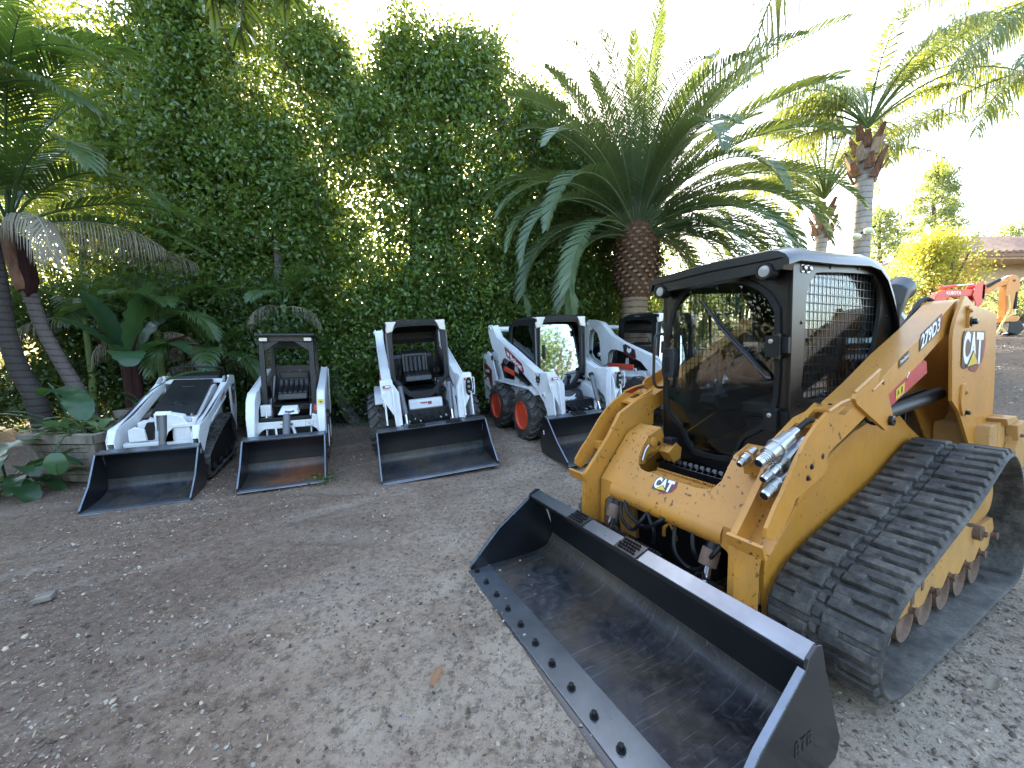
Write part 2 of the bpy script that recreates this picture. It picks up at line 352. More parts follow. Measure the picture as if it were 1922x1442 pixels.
    def ball(s, c, r, m, n=10, sc=(1, 1, 1)):
        vs = []; k = n//2+1
        for i in range(1, k):
            t = math.pi*i/k
            for j in range(n):
                a = 2*math.pi*j/n; vs.append((c[0]+r*sc[0]*math.sin(t)*math.cos(a), c[1]+r*sc[1]*math.sin(t)*math.sin(a), c[2]+r*sc[2]*math.cos(t)))
        vs += [(c[0], c[1], c[2]+r*sc[2]), (c[0], c[1], c[2]-r*sc[2])]; T = len(vs)-2
        fs = [(i*n+j, (i+1)*n+j, (i+1)*n+(j+1) % n, i*n+(j+1) % n) for i in range(k-2) for j in range(n)]
        fs += [(T, j, (j+1) % n) for j in range(n)]+[(T+1, (k-2)*n+(j+1) % n, (k-2)*n+j) for j in range(n)]
        return s.add(vs, fs, m)
    def bolt(s, c, axis, r, h, m='steel'):
        ax = AXI[axis]; p = list(c); s.lathe(p, axis, [(0, r*1.5), (h*.25, r*1.5)], m, 12); p[ax] += h*.25
        return s.lathe(p, axis, [(0, r), (h*.65, r), (h*.75, r*.75)], m, 6)
    def merge(s, o, f=lambda p: p):
        b = len(s.v); s.v += [tuple(f(p)) for p in o.v]; mp = [s._m(m) for m in o.mats]
        for fc, i in zip(o.f, o.mi): s.f.append(tuple(b+j for j in fc)); s.mi.append(mp[i])
        return s
    def build(s, name, parent=None, bevel=0, smooth=35, label=None, seg=2):
        me = bpy.data.meshes.new(name); me.from_pydata(s.v, [], s.f); me.polygons.foreach_set('material_index', s.mi)
        for m in s.mats: me.materials.append(m)
        bm = bmesh.new(); bm.from_mesh(me); bmesh.ops.recalc_face_normals(bm, faces=bm.faces[:]); bm.to_mesh(me); bm.free()
        if smooth:
            me.polygons.foreach_set('use_smooth', [True]*len(me.polygons)); me.set_sharp_from_angle(angle=math.radians(smooth))
        me.update(); ob = bpy.data.objects.new(name, me); COL.objects.link(ob)
        if bevel:
            b = ob.modifiers.new('bevel', 'BEVEL'); b.width = bevel; b.segments = seg; b.limit_method = 'ANGLE'; b.angle_limit = math.radians(40)
            b.harden_normals = False
        if parent is not None: ob.parent = parent
        if label: ob['label'] = label
        return ob
def np_mesh(name, verts, faces, mat, attr=None, parent=None, smooth=False):
    """verts (N,3), faces (M,k) same arity; attr (M,) stored per face as 'rnd'"""
    verts = np.asarray(verts, np.float32); faces = np.asarray(faces, np.int32); me = bpy.data.meshes.new(name)
    k = faces.shape[1]; me.vertices.add(len(verts)); me.vertices.foreach_set('co', verts.ravel())
    me.loops.add(faces.size); me.loops.foreach_set('vertex_index', faces.ravel())
    me.polygons.add(len(faces)); me.polygons.foreach_set('loop_start', np.arange(0, faces.size, k, dtype=np.int32))
    if smooth: me.polygons.foreach_set('use_smooth', np.ones(len(faces), bool))
    me.update(calc_edges=True); me.materials.append(M_[mat] if isinstance(mat, str) else mat)
    if attr is not None:
        a = me.attributes.new('rnd', 'FLOAT', 'FACE'); a.data.foreach_set('value', np.asarray(attr, np.float32))
    ob = bpy.data.objects.new(name, me); COL.objects.link(ob)
    if parent is not None: ob.parent = parent
    return ob
def tag(o, label=None, cat=None, group=None, kind=None):
    for k, v in (('label', label), ('category', cat), ('group', group), ('kind', kind)):
        if v: o[k] = v
    return o
def thing(name, label, cat, mat=None, loc=(0, 0, 0), group=None):
    o = bpy.data.objects.new(name, None); COL.objects.link(o); o.empty_display_size = .2
    if mat is not None: o.matrix_world = mat
    else: o.location = loc
    return tag(o, label, cat, group)
def pose(x, y, z, yaw, pit=0, rol=0):
    a = math.radians(yaw); u = Vector((math.cos(a), math.sin(a), 0)); v = Vector((-math.sin(a), math.cos(a), 0)); w = Vector((0, 0, 1))
    p = math.radians(pit); u, w = u*math.cos(p)+w*math.sin(p), w*math.cos(p)-u*math.sin(p)
    r = math.radians(rol); v, w = v*math.cos(r)+w*math.sin(r), w*math.cos(r)-v*math.sin(r)
    m = Matrix((u, v, w)).transposed().to_4x4(); m.translation = (x, y, z); return m
def smooth_path(pts, n=6, closed=False):
    P = [Vector(p) for p in pts]; out = []; k = len(P); rngk = range(k if closed else k-1)
    for i in rngk:
        g = (lambda j: P[j % k]) if closed else (lambda j: P[max(0, min(k-1, j))])
        p0, p1, p2, p3 = g(i-1), g(i), g(i+1), g(i+2)
        for j in range(n):
            t = j/n; out.append(.5*((2*p1)+(p2-p0)*t+(2*p0-5*p1+4*p2-p3)*t*t+(3*p1-p0-3*p2+p3)*t**3))
    if not closed: out.append(P[-1])
    return out
_txt = {}
def text2d(body, bold=0., shear=0.):
    key = (body, bold, shear)
    if key in _txt: return _txt[key]
    cu = bpy.data.curves.new('lettering', 'FONT'); cu.body = body; cu.offset = bold; cu.shear = shear; cu.size = 1; cu.resolution_u = 4
    ob = bpy.data.objects.new('lettering', cu); COL.objects.link(ob); dg = bpy.context.evaluated_depsgraph_get()
    me = bpy.data.meshes.new_from_object(ob.evaluated_get(dg)); vs = [tuple(v.co) for v in me.vertices]; fs = [tuple(p.vertices) for p in me.polygons]
    bpy.data.objects.remove(ob); bpy.data.meshes.remove(me); bpy.data.curves.remove(cu)
    xs = [v[0] for v in vs]; ys = [v[1] for v in vs]; x0, x1, y0, y1 = min(xs), max(xs), min(ys), max(ys)
    _txt[key] = ([((v[0]-x0)/(x1-x0), (v[1]-y0)/(y1-y0)) for v in vs], fs); return _txt[key]
class Decal:
    """flat artwork on a surface: origin o (lower left), right vector r (full width), up vector t (full height)"""
    def __init__(s, mb, o, r, t):
        s.mb = mb; s.o = Vector(o); s.r = Vector(r); s.t = Vector(t); s.n = s.r.cross(s.t).normalized()
    def P(s, x, y, k): return s.o+s.r*x+s.t*y+s.n*(.0015*k)
    def poly(s, pts, m, k=1): s.mb.add([s.P(x, y, k) for x, y in pts], [tuple(range(len(pts)))], m); return s
    def text(s, body, x0, y0, x1, y1, m, k=2, bold=0.02, shear=0):
        vs, fs = text2d(body, bold, shear); s.mb.add([s.P(x0+(x1-x0)*a, y0+(y1-y0)*b, k) for a, b in vs], fs, m); return s
def cat_emblem(mb, o, r, t):
    d = Decal(mb, o, r, t)
    d.poly([(.30, 0), (.60, -.08), (.92, .22), (1.03, .62), (.98, 1.03), (.80, 1.0), (.55, .3)], 'decal_red', 1)
    d.poly([(-.03, .10), (.10, .02), (.62, .10), (.86, .24), (.95, 1.02), (.40, 1.0), (.04, .98), (-.03, .8)], 'decal_grey', 2)
    for ch, a, b in (('C', -.0, .29), ('A', .26, .60), ('T', .56, .88)): d.text(ch, a, .14, b, .97, 'decal_white', 3, .045)
    d.poly([(.14, .06), (.70, .16), (.43, .52)], 'decal_black', 4); d.poly([(.19, .085), (.65, .165), (.43, .46)], 'decal_yellow', 5)
HEAD = [(.5, 0), (.62, .10), (.66, .28), (.95, .22), (.80, .42), (1.0, .52), (.84, .62), (.92, 1.0), (.70, .76), (.5, .72), (.30, .76), (.08, 1.0), (.16, .62), (0, .52), (.20, .42), (.05, .22), (.34, .28), (.38, .10)]
def bobcat_head(d, x0, y0, x1, y1, m, m2, k=2):
    f = lambda L: [(x0+(x1-x0)*a, y0+(y1-y0)*b) for a, b in L]
    c = f([(.5, .4)])[0]; H = f(HEAD)
    for i in range(len(H)): d.poly([c, H[i], H[(i+1) % len(H)]], m, k)
    d.poly(f([(.27, .50), (.43, .44), (.40, .40)]), m2, k+1); d.poly(f([(.73, .50), (.57, .44), (.60, .40)]), m2, k+1)
    d.poly(f([(.43, .20), (.57, .20), (.50, .11)]), m2, k+1)
# ---- rubber track around a closed side profile
def resample(path, step):
    P = [Vector((p[0], p[1])) for p in path]; P.append(P[0]); L = [0]
    for a, b in zip(P, P[1:]): L.append(L[-1]+(b-a).length)
    n = max(8, round(L[-1]/step)); out = []; j = 0
    for i in range(n):
        s_ = L[-1]*i/n
        while L[j+1] < s_: j += 1
        t = (s_-L[j])/max(1e-9, L[j+1]-L[j]); out.append(P[j].lerp(P[j+1], t))
    return out
def track_belt(mb, prof, va, vb, th, lugh, pitch, mat='rubber', fine=True):
    """prof = outer contact profile, clockwise seen from +v or not; va inner edge, vb outer edge"""
    ctr = Vector((sum(p[0] for p in prof)/len(prof), sum(p[1] for p in prof)/len(prof)))
    sub = 6; pts = resample(prof, pitch/sub); n = len(pts)-len(pts) % sub; pts = resample(prof, sum((pts[i]-pts[i-1]).length for i in range(len(pts)))/n)
    n = len(pts); nor = []
    for i in range(n):
        t = pts[(i+1) % n]-pts[i-1]; t.normalize(); q = Vector((-t.y, t.x))
        area = sum(pts[j].x*pts[(j+1) % n].y-pts[(j+1) % n].x*pts[j].y for j in range(n)) if i == 0 else area
        nor.append(q if area < 0 else -q)
    base = [pts[i]-nor[i]*lugh for i in range(n)]; inn = [pts[i]-nor[i]*(lugh+th) for i in range(n)]
    V = []; F = []; e = .012 if vb > va else -.012
    secs = [(base, va), (base, vb-e), ([b-nn*.010 for b, nn in zip(base, nor)], vb), ([b+nn*.006 for b, nn in zip(inn, nor)], vb), (inn, vb-e), (inn, va)]
    for L, v in secs: V += [(p.x, v, p.y) for p in L]
    m = len(secs)
    for q in range(m):
        for i in range(n): F.append((q*n+i, q*n+(i+1) % n, ((q+1) % m)*n+(i+1) % n, ((q+1) % m)*n+i))
    mb.add(V, F, mat)
    w = vb-va; nb = n//sub
    def at(f, h):           # f fractional index, h height above base
        i = int(math.floor(f)) % n; t = f-math.floor(f); p = base[i].lerp(base[(i+1) % n], t); q = nor[i].lerp(nor[(i+1) % n], t); return p+q*h
    def lug(f0, f1, v0, v1, h=None, tp=.18, seg=3):
        h = lugh if h is None else h; vs = []
        for j in range(seg+1):
            f = f0+(f1-f0)*j/seg; ft = f0+tp+(f1-f0-2*tp)*j/seg
            a = at(f, -.004); b = at(ft, h); s_ = .012*(1 if v1 > v0 else -1)
            vs += [(a.x, v0, a.y), (a.x, v1, a.y), (b.x, v1-s_, b.y), (b.x, v0+s_, b.y)]
        fs = [(4*j+k, 4*j+(k+1) % 4, 4*j+4+(k+1) % 4, 4*j+4+k) for j in range(seg) for k in range(4)]+[(0, 1, 2, 3), (4*seg+3, 4*seg+2, 4*seg+1, 4*seg)]
        mb.add(vs, fs, mat)
    for b in range(nb):
        f = b*sub
        o = f+.25
        if fine:
            lug(o, o+2.05, va+w*.50, vb-w*.02, tp=.2); lug(o+2.85, o+4.9, va+w*.50, vb-w*.02, tp=.2); lug(o+1.6, o+3.3, va+w*.505, va+w*.70)
            o = f+3.1
            lug(o, o+2.05, va+w*.02, va+w*.43, tp=.2); lug(o+2.85, o+4.9, va+w*.02, va+w*.43, tp=.2); lug(o+1.6, o+3.3, va+w*.22, va+w*.425)
            lug(f+.5, f+2.6, va+w*.40, va+w*.515, lugh*.62, .3, 1); lug(f+3.5, f+5.6, va+w*.40, va+w*.515, lugh*.58, .3, 1)
        else:
            lug(o, o+2.6, va+w*.52, vb-w*.02, seg=1); lug(f+3.1, f+5.7, va+w*.02, va+w*.48, seg=1)
# ================================================================ yellow compact track loader
def build_cat():
    R = thing('track_loader', 'large yellow compact track loader with black cab and wide black bucket, nearest the camera', 'track loader',
              pose(1.8124, 2.767, 0, -152.43, -.5533, 1.0377))
    # ---- chassis between the tracks
    b = MB()
    side = [(.84, .20), (.88, .42), (.86, .64), (.70, .785), (-.06, 1.07), (-.30, 1.13), (-.62, 1.13), (-.80, 1.02), (-1.0, .92), (-1.22, .80), (-1.55, .66), (-1.60, .34), (-1.2, .24), (.5, .20)]
    for s in (1, -1):
        b.prism(side, 'v', s*.50, s*.53, 'yellow')
        b.strip([(.70, .80), (-.06, 1.075)], 'v', s*.40, s*.527, .006, 'yellow')      # folded top lip
        b.prism([(.86, .25), (.88, .42), (.86, .64), (.83, .64), (.83, .25)], 'v', s*.36, s*.50, 'yellow_dusty')
    b.box((-1.5, -.5, .22), (.55, .5, .62), 'black'); b.box((-1.55, -.5, .62), (-.85, .5, 1.15), 'black')
    b.box((.40, -.5, .24), (.72, .5, .56), 'black')
    b.prism([(.92, .26), (.95, .58), (.90, .60), (.60, .36), (.60, .26)], 'v', -.27, .27, 'black')  # panel coloured black, standing in for shade under the cross member
    b.tube([(.97, -.02, .44), (.99, .0, .50), (.98, .03, .54), (.96, .05, .49), (.95, .05, .43)], .013, 'yellow', 8)
    b.build('chassis', R, .006)
    g = MB()                                                # hoses and pins in the dark gap under the cross member
    for (y0, y1, dz) in ((-.33, -.10, .0), (-.28, .05, .06), (.22, .40, .02), (.10, .36, -.05)):
        g.tube(smooth_path([(1.0, y0, .66+dz), (1.08, y0+.05, .50+dz), (1.05, (y0+y1)/2, .42+dz), (1.09, y1, .52+dz), (.95, y1+.02, .66)], 6), .012, 'plastic', 8)
    g.tube(smooth_path([(1.0, -.10, .62), (1.07, -.05, .58), (1.08, 0, .50), (1.06, -.02, .42), (1.0, -.08, .38)], 6), .011, 'plastic', 8)
    g.build('hydraulic_hoses', R)
    # ---- engine cover
    e = MB()
    e.prism([(-.86, 1.10), (-.90, 1.48), (-1.10, 1.60), (-1.55, 1.52), (-1.68, 1.30), (-1.70, .70), (-1.0, .70)], 'v', -.46, .46, 'black')
    for k in range(9): e.box((-1.0-k*.06, -.42, 1.56-k*.012), (-1.03-k*.06, .42, 1.605-k*.012), 'plastic')
    e.tube([(-1.12, .30, 1.55), (-1.12, .30, 1.80), (-1.16, .30, 1.98), (-1.28, .30, 2.02)], [.06, .06, .10, .10], 'dark_grey', 16)
    e.build('engine_cover', R, .01)
    # ---- towers
    for s in (1, -1):
        t = MB()
        out = [(-.92, 1.885), (-.975, 1.885), (-1.00, 1.87), (-1.13, 1.83), (-1.60, 1.79), (-1.655, 1.19), (-1.64, 1.02), (-1.30, .80), (-1.26, .70), (-1.18, .70), (-1.20, .84), (-.99, 1.07), (-.93, 1.13), (-.80, 1.21), (-.745, 1.60), (-.755, 1.67), (-.80, 1.75)]
        t.prism(out, 'v', s*.715, s*.733, 'yellow')
        t.prism([(p[0]-.03, p[1]) for p in out], 'v', s*.50, s*.515, 'yellow')
        t.prism([(-1.60, 1.79), (-1.655, 1.19), (-1.64, 1.02), (-1.60, 1.02), (-1.615, 1.19), (-1.56, 1.77)], 'v', s*.515, s*.715, 'yellow_dusty')
        t.prism([(-1.30, .80), (-1.64, 1.02), (-1.62, 1.05), (-1.29, .84)], 'v', s*.50, s*.79, 'yellow')
        if s > 0:
            ring = smooth_path([(-.97, 1.79), (-.955, 1.81), (-.985, 1.825), (-1.02, 1.80), (-1.02, 1.74), (-1.0, 1.69), (-.97, 1.69)], 4, True)
            t.prism([tuple(p) for p in ring], 'v', .733, .747, 'yellow'); t.bolt((-.985, .747, 1.79), 'v', .012, .012, 'yellow'); t.bolt((-1.01, .747, 1.72), 'v', .022, .03, 'black')
            ring = smooth_path([(-.93, 1.28), (-.95, 1.31), (-1.0, 1.31), (-1.03, 1.26), (-1.02, 1.18), (-.99, 1.10), (-.955, 1.12), (-.92, 1.20)], 4, True)
            t.prism([tuple(p) for p in ring], 'v', .733, .745, 'yellow'); t.bolt((-1.0, .745, 1.255), 'v', .012, .012, 'yellow'); t.bolt((-1.035, .733, 1.115), 'v', .016, .03, 'black')
        tw = t.build('tower', R, .003)
        if s > 0:
            q = MB(); cat_emblem(q, (-.925, .7345, 1.405), (-.44, 0, -.01), (0, 0, .262)); q.build('emblem', tw, smooth=0)
    # ---- rear counterweights
    for s in (1, -1):
        w = MB()
        for k, (a, z1) in enumerate(((-1.285, 1.00), (-1.47, 1.005), (-1.65, 1.0))):
            L = .17
            w.prism([(a, .62), (a, z1-.03), (a-.02, z1), (a-L+.02, z1), (a-L, z1-.03), (a-L, .62)], 'v', s*.52, s*(.80+.03*(k == 2)), 'yellow_dusty')
        w.prism([(-1.55, .98), (-1.50, 1.035), (-1.74, 1.035), (-1.83, .98)], 'v', s*.58, s*.83, 'yellow_dusty')
        w.prism([(-1.62, .64), (-1.60, .80), (-1.66, .86), (-1.62, .98), (-1.82, 1.0), (-1.84, .64)], 'v', s*.80, s*.86, 'yellow_dusty')
        for a, z in ((-1.70, .90), (-1.48, .74)): w.tube([(a, s*.5, z), (a, s*.885, z)], .013, 'rust', 8)
        w.build('counterweight', R, .008)
    # ---- lift arms
    for s in (1, -1):
        a = MB(); vi, vo = .54, .69
        beam_top = [(.50, 1.235), (.16, 1.375), (-.16, 1.525), (-.53, 1.675), (-.90, 1.845), (-.99, 1.875), (-1.07, 1.86)]
        beam = beam_top+[(-1.08, 1.79), (-1.0, 1.70), (-.90, 1.66), (-.70, 1.60), (-.42, 1.475), (0, 1.31), (.29, 1.20), (.50, 1.12)]
        a.prism(beam, 'v', s*vi, s*vo, 'yellow')
        outer = [(1.09, .90-.02), (1.04, .93), (.93, 1.07), (.84, 1.16), (.76, 1.215), (.66, 1.265), (.50, 1.235), (.50, 1.12), (.60, 1.085), (.645, 1.06), (.66, 1.03), (.645, .99), (.68, .965), (.93, .885), (.965, .83), (1.02, .78), (1.09, .73), (1.15, .76), (1.15, .80)]
        a.prism(outer, 'v', s*(vo-.016), s*vo, 'yellow_worn')
        inner = [(1.175, .72), (1.10, .80), (.95, .97), (.84, 1.13), (.66, 1.22), (.50, 1.25), (.50, 1.02), (.66, .93), (.90, .72), (.955, .60), (.985, .50), (.99, .30), (1.0, .16), (1.18, .16), (1.185, .43)]
        a.prism(inner, 'v', s*(vi-.005), s*(vi+.026), 'yellow_worn')
        a.strip([(1.10, .66), (.98, .76), (.88, .86), (.74, 1.04)], 'v', s*(vi+.02), s*(vo-.016), .012, 'yellow_worn')          # web between the plates
        a.prism([(1.185, .735), (1.20, .728), (1.175, .665), (1.158, .672)], 'v', s*(vi-.005), s*(vo+.01), 'yellow_worn')  # front gusset plate
        sl = smooth_path([(.645, 0), (.64, .028), (.60, .036), (.555, .036), (.54, 0), (.555, -.036), (.60, -.036), (.64, -.028)], 3, True)
        cen = s*(vi+vo)/2+s*.005                                # slotted plate across the top
        pf = lambda uu, vv, h: (uu, vv, 1.265-(uu-.5)*.40+h)
        O = [(.49, s*(vi+.01)), (.49, s*(vo-.006)), (.70, s*(vo-.016)), (.70, s*(vi+.02))]
        H = [(p[0], cen+p[1]) for p in sl]
        a.loops([pf(x, y, .0) for x, y in O], [pf(x, y, .016) for x, y in O], 'yellow', [([pf(x, y, .0) for x, y in H], [pf(x, y, .016) for x, y in H])])
        a.prism([(.20+.0, 1.36), (.08, 1.335), (.0, 1.20), (-.005, 1.165), (.03, 1.125), (.08, 1.115), (.42, 1.285), (.445, 1.315), (.43, 1.34), (.17, 1.445)], 'v', s*vo, s*(vo+.018), 'yellow')  # cylinder bracket
        a.tube([(.43, s*(vo+.008), 1.345), (.16, s*(vo+.008), 1.452)], .009, 'yellow', 8); a.tube([(.26, s*(vo+.018), 1.345), (.15, s*(vo+.018), 1.392), (.13, s*(vo+.018), 1.372)], .007, 'yellow', 8)
        a.tube([(.66, s*(vo-.002), 1.268), (.54, s*(vo-.002), 1.30), (.42, s*(vo-.002), 1.315)], .008, 'yellow', 8)
        for uu, ww in ((.80, 1.02), (.83, .97)): a.bolt((uu, s*(vo), ww), 'v', .010, .008, 'black')
        a.bolt((.70, s*vo, 1.055), 'v', .010, .002, 'black')
        a.lathe((.035, s*(vo+.018), 1.165), 'v', [(0, .028), (s*.018, .028), (s*.02, .024)], 'black', 20); a.bolt((.035, s*(vo+.036), 1.165), 'v', .008, s*.008, 'black')
        for uu in (.515, .53): a.bolt((uu, s*(vi+.045 if uu < .52 else vo-.05), 1.285), 'w', .008, .008, 'black')
        a.tube([(1.06, s*.53, .25), (1.10, s*.66, .245)], .016, 'rust', 8)
        a.lathe((-.985, s*.5, 1.79), 'v', [(0, .075), (s*.21, .075)], 'yellow', 20)
        arm = a.build('lift_arm', R, .004)
        h = MB(); h.tube(smooth_path([(-.72, s*.51, 1.70), (-.88, s*.51, 1.82), (-.98, s*.51, 1.885), (-1.06, s*.54, 1.885), (-1.15, s*.6, 1.72)], 6), .016, 'plastic', 10)
        h.build('hose_guard', arm)
        if s > 0:
            q = MB(); up = Vector((.139, 0, .333)).normalized(); rt = Vector((-.372, 0, .155)).normalized()
            d = Decal(q, (-.385, .6915, 1.548), rt*.33, Vector((0, 0, .086)))
            d.poly([(-.03, -.12), (.62, -.14), (.98, -.10), (1.08, .5), (1.03, 1.12), (-.03, 1.10)], 'decal_black', 1); d.poly([(.86, -.10), (.98, -.08), (1.07, .5), (1.0, 1.1), (.86, 1.1), (.95, .5)], 'decal_red', 2)
            d.text('279D3', .0, 0, .93, 1, 'decal_white', 3, .03)
            d = Decal(q, (-.10, .6915, 1.445), rt*.14, Vector((0, 0, .05))); d.poly([(0, 0), (1, 0), (1, 1), (0, 1)], 'decal_black', 1); d.text('Two-Speed', .07, .25, .93, .80, 'decal_white', 2, .02)
            q.build('model_badge', arm, smooth=0)
        else:
            q = MB(); q.prism([(.95, .98), (1.12, .74), (1.10, .72), (.92, .96)], 'v', -.70, -.675, 'yellow_worn'); q.box((.93, -.71, .86), (.98, -.60, .92), 'yellow_worn'); q.build('stop_block', arm, .003)
    # ---- arm lock brace and lift cylinders
    for s in (1, -1):
        r_ = MB(); ax = Vector((-.50, 0, .20)).normalized()
        r_.prism([(.08, 1.33), (-.46, 1.50), (-.56, 1.47), (-.575, 1.40), (.06, 1.185)], 'v', s*.60, s*.675, 'red')
        r_.prism([(.07, 1.30), (-.46, 1.475), (-.47, 1.465), (.07, 1.285)], 'v', s*.60, s*.679, 'red')
        r_.tube([(-.24, s*.676, 1.45), (-.25, s*.69, 1.415), (-.235, s*.685, 1.385), (-.25, s*.685, 1.37)], .004, 'steel', 6)
        br = r_.build('arm_brace', R, .004)
        if s > 0:
            q = MB(); d = Decal(q, (-.125, .6755, 1.262), (-.115, 0, .038), (0, 0, .062)); d.poly([(0, 0), (1, 0), (1, 1), (0, 1)], 'decal_yellow', 1); d.text('A', .12, .3, .38, .8, 'decal_black', 2); d.text('I', .6, .2, .75, .8, 'decal_black', 2); q.build('sticker', br, smooth=0)
        c = MB(); c.tube([(.02, s*.62, 1.165), (-.20, s*.62, 1.168)], .022, 'chrome', 14); c.tube([(-.02, s*.62, 1.165), (-.98, s*.62, 1.24)], .042, 'plastic', 18)
        c.tube([(-.02, s*.62, 1.165), (-.06, s*.62, 1.168)], .048, 'black', 18); c.tube([(-.5, s*.56, 1.23), (-.95, s*.56, 1.26)], .012, 'plastic', 8)
        c.build('lift_cylinder', R)
    # ---- cross member with the U shaped cut
    x = MB()
    f = lambda v, t: (1.045-.255*t, v, .685+.305*t)             # sloping upper face, t 0..1
    arc = [(-.338, 1.0), (-.325, .93), (-.318, .84), (-.315, .76), (-.300, .58), (-.275, .46), (-.24, .395), (-.19, .375), (.19, .375), (.25, .40), (.285, .47), (.308, .60), (.314, .80), (.316, 1.0)]
    nb = Vector((-.305, 0, -.255)).normalized()*.022
    for (v0, v1, seg) in ((-.515, .515, arc),):
        O = [(-.515, 0)]+[(-.515, 1.0)]+seg+[(.515, 1.0), (.515, 0)]
        A = [Vector(f(*p)) for p in O]; x.loops(A, [p+nb for p in A], 'yellow_worn')
    prof = smooth_path([(1.045, .685), (1.068, .65), (1.072, .61), (1.05, .575), (1.035, .57)], 4)
    x.prism([tuple(p) for p in prof]+[(1.01, .585), (1.02, .67), (1.03, .68)], 'v', -.40, .42, 'yellow_worn')
    for s, e0 in ((-1, -.40), (1, .42)):                        # rounded corner and post down at each side
        pts = [(s*.515, .685), (e0, .685), (e0, .585), (e0+s*.03, .572), (e0+s*.055, .54), (e0+s*.065, .48), (e0+s*.065, .20), (s*.515, .20)]
        A = [Vector((1.045+.02*max(0, min(1, (.685-w)/.1)), v, w)) for v, w in pts]; x.loops(A, [p+Vector((-.02, 0, 0)) for p in A], 'yellow_worn')
    for s in (-1, 1):                                           # upright ears beside the cut
        vv = s*.327 if s < 0 else .316
        x.prism([(.79, .99), (.945, .80), (.82, .80), (.80, .86), (.70, .88), (.62, .94), (.66, 1.04)], 'v', vv-.012*s, vv+.012*s, 'yellow_worn')
        x.prism([(.79, .99), (.66, 1.04), (.655, 1.03), (.785, .975)], 'v', vv, s*.515, 'yellow_worn')
        x.lathe((.745, vv-s*.012, .945), 'v', [(0, .035), (-s*.016, .035), (-s*.02, .022), (-s*.024, .010)], 'yellow', 20); x.bolt((.69, vv-s*.012, .925), 'v', .012, -s*.012, 'black')
        x.prism([(.70, .88), (.62, .94), (.57, .90), (.58, .82), (.64, .80)], 'v', vv-.02*s, vv-.11*s, 'yellow_worn')
        x.box((.60, vv-.03*s, .93), (.66, vv-.10*s, .97), 'dark_grey')
    cm = x.build('cross_member', R, .007, seg=3)
    q = MB(); t0 = Vector(f(-.075, .13)); up = (Vector(f(0, 1))-Vector(f(0, 0))).normalized(); cat_emblem(q, t0+Vector((0, -.002, 0)), Vector((0, .15, 0)), up*.092); q.build('emblem', cm, smooth=0)
    # serrated yellow step plate in the opening
    st = MB(); st.strip([(.93, .775), (.80, .775)], 'v', -.22, .24, .006, 'yellow_worn')
    for i in range(30):
        v = -.215+i*.0153; st.prism([(.815, .78), (.815, .793), (.807, .795), (.80, .79), (.80, .78)], 'v', v, v+.009, 'yellow_worn')
    for i in range(10): st.lathe((.86+.03*(i % 2), -.2+i*.045, .778), 'w', [(0, .008), (.004, .006)], 'yellow_worn', 8)
    st.build('step_plate', R, .001)
    st = MB(); st.box((.47, -.42, .755), (.60, .40, .775), 'black'); st.box((.60, -.30, .735), (.606, .34, .80), 'black'); st.box((.69, -.30, .735), (.696, .34, .80), 'black')
    for i in range(15):
        v = -.29+i*.044; st.prism([(.60, .79), (.645, .815), (.69, .79), (.645, .775)], 'v', v, v+.006, 'black'); st.prism([(.61, .80), (.625, .825), (.64, .80)], 'v', v, v+.03, 'black')
    st.build('front_step', R, .002)
    # tilt cylinders
    for s in (1, -1):
        c = MB(); c.tube([(1.14, s*.37, .30), (1.06, s*.36, .52)], .019, 'chrome', 14); c.tube([(1.07, s*.36, .50), (.80, s*.355, .90)], .036, 'plastic', 16)
        c.tube([(1.085, s*.36, .46), (1.05, s*.36, .54)], .045, 'rust', 14); c.lathe((1.15, s*.33, .29), 'v', [(0, .04), (s*.09, .04)], 'rust', 14)
        c.tube(smooth_path([(1.07, s*.43, .30), (1.10, s*.40, .37), (1.08, s*.32, .40), (1.10, s*.28, .33)], 5), .013, 'plastic', 8)
        c.tube([(.86, s*.30, .83), (.83, s*.30, .90), (.80, s*.30, .93)], .008, 'steel', 8)
        c.build('tilt_cylinder', R)
    # hydraulic couplers
    c = MB()
    def coupler(p, q, r, big=True):
        p, q = Vector(p), Vector(q); L = lambda t: p.lerp(q, t)
        c.tube([L(0), L(.06), L(.06), L(.22), L(.22), L(.25), L(.25), L(.45), L(.45), L(.50), L(.50), L(.8), L(.8), L(1)],
               [r*.62, r*.70, r*.66, r*.66, r*.78, r*.78, r, r, r*1.18, r*1.18, r*.95, r*.9, r*.6, r*.6], 'steel', 18)
        for t in (.09, .13, .17): c.tube([L(t), L(t+.015)], r*.76, 'steel', 18)
        c.tube([L(.0)-(q-p)*.004, L(.01)], r*.5, 'plastic', 14)
    coupler((1.07, .600, 1.055), (.80, .620, 1.18), .037); coupler((1.04, .605, .975), (.86, .625, 1.06), .028); coupler((1.06, .622, .905), (.86, .640, .99), .039)
    coupler((.98, .455, 1.0), (.86, .465, 1.065), .026)
    c.tube([(.80, .62, 1.18), (.70, .622, 1.22), (.58, .622, 1.20)], .014, 'plastic', 10); c.obox((.86, .640, 1.07), (.14, .055, .09), Matrix.Rotation(.5, 3, 'Y'), 'steel')
    c.lathe((.93, .458, 1.03), 'u', [(0, .038), (-.006, .038)], 'yellow_worn', 18); c.tube([(.86, .64, 1.10), (.78, .645, 1.14)], .018, 'steel', 12)
    c.prism([(.90, 1.0), (.84, 1.04), (.78, .96), (.88, .93)], 'v', .42, .52, 'yellow_worn')
    c.build('hydraulic_couplers', R, .001)
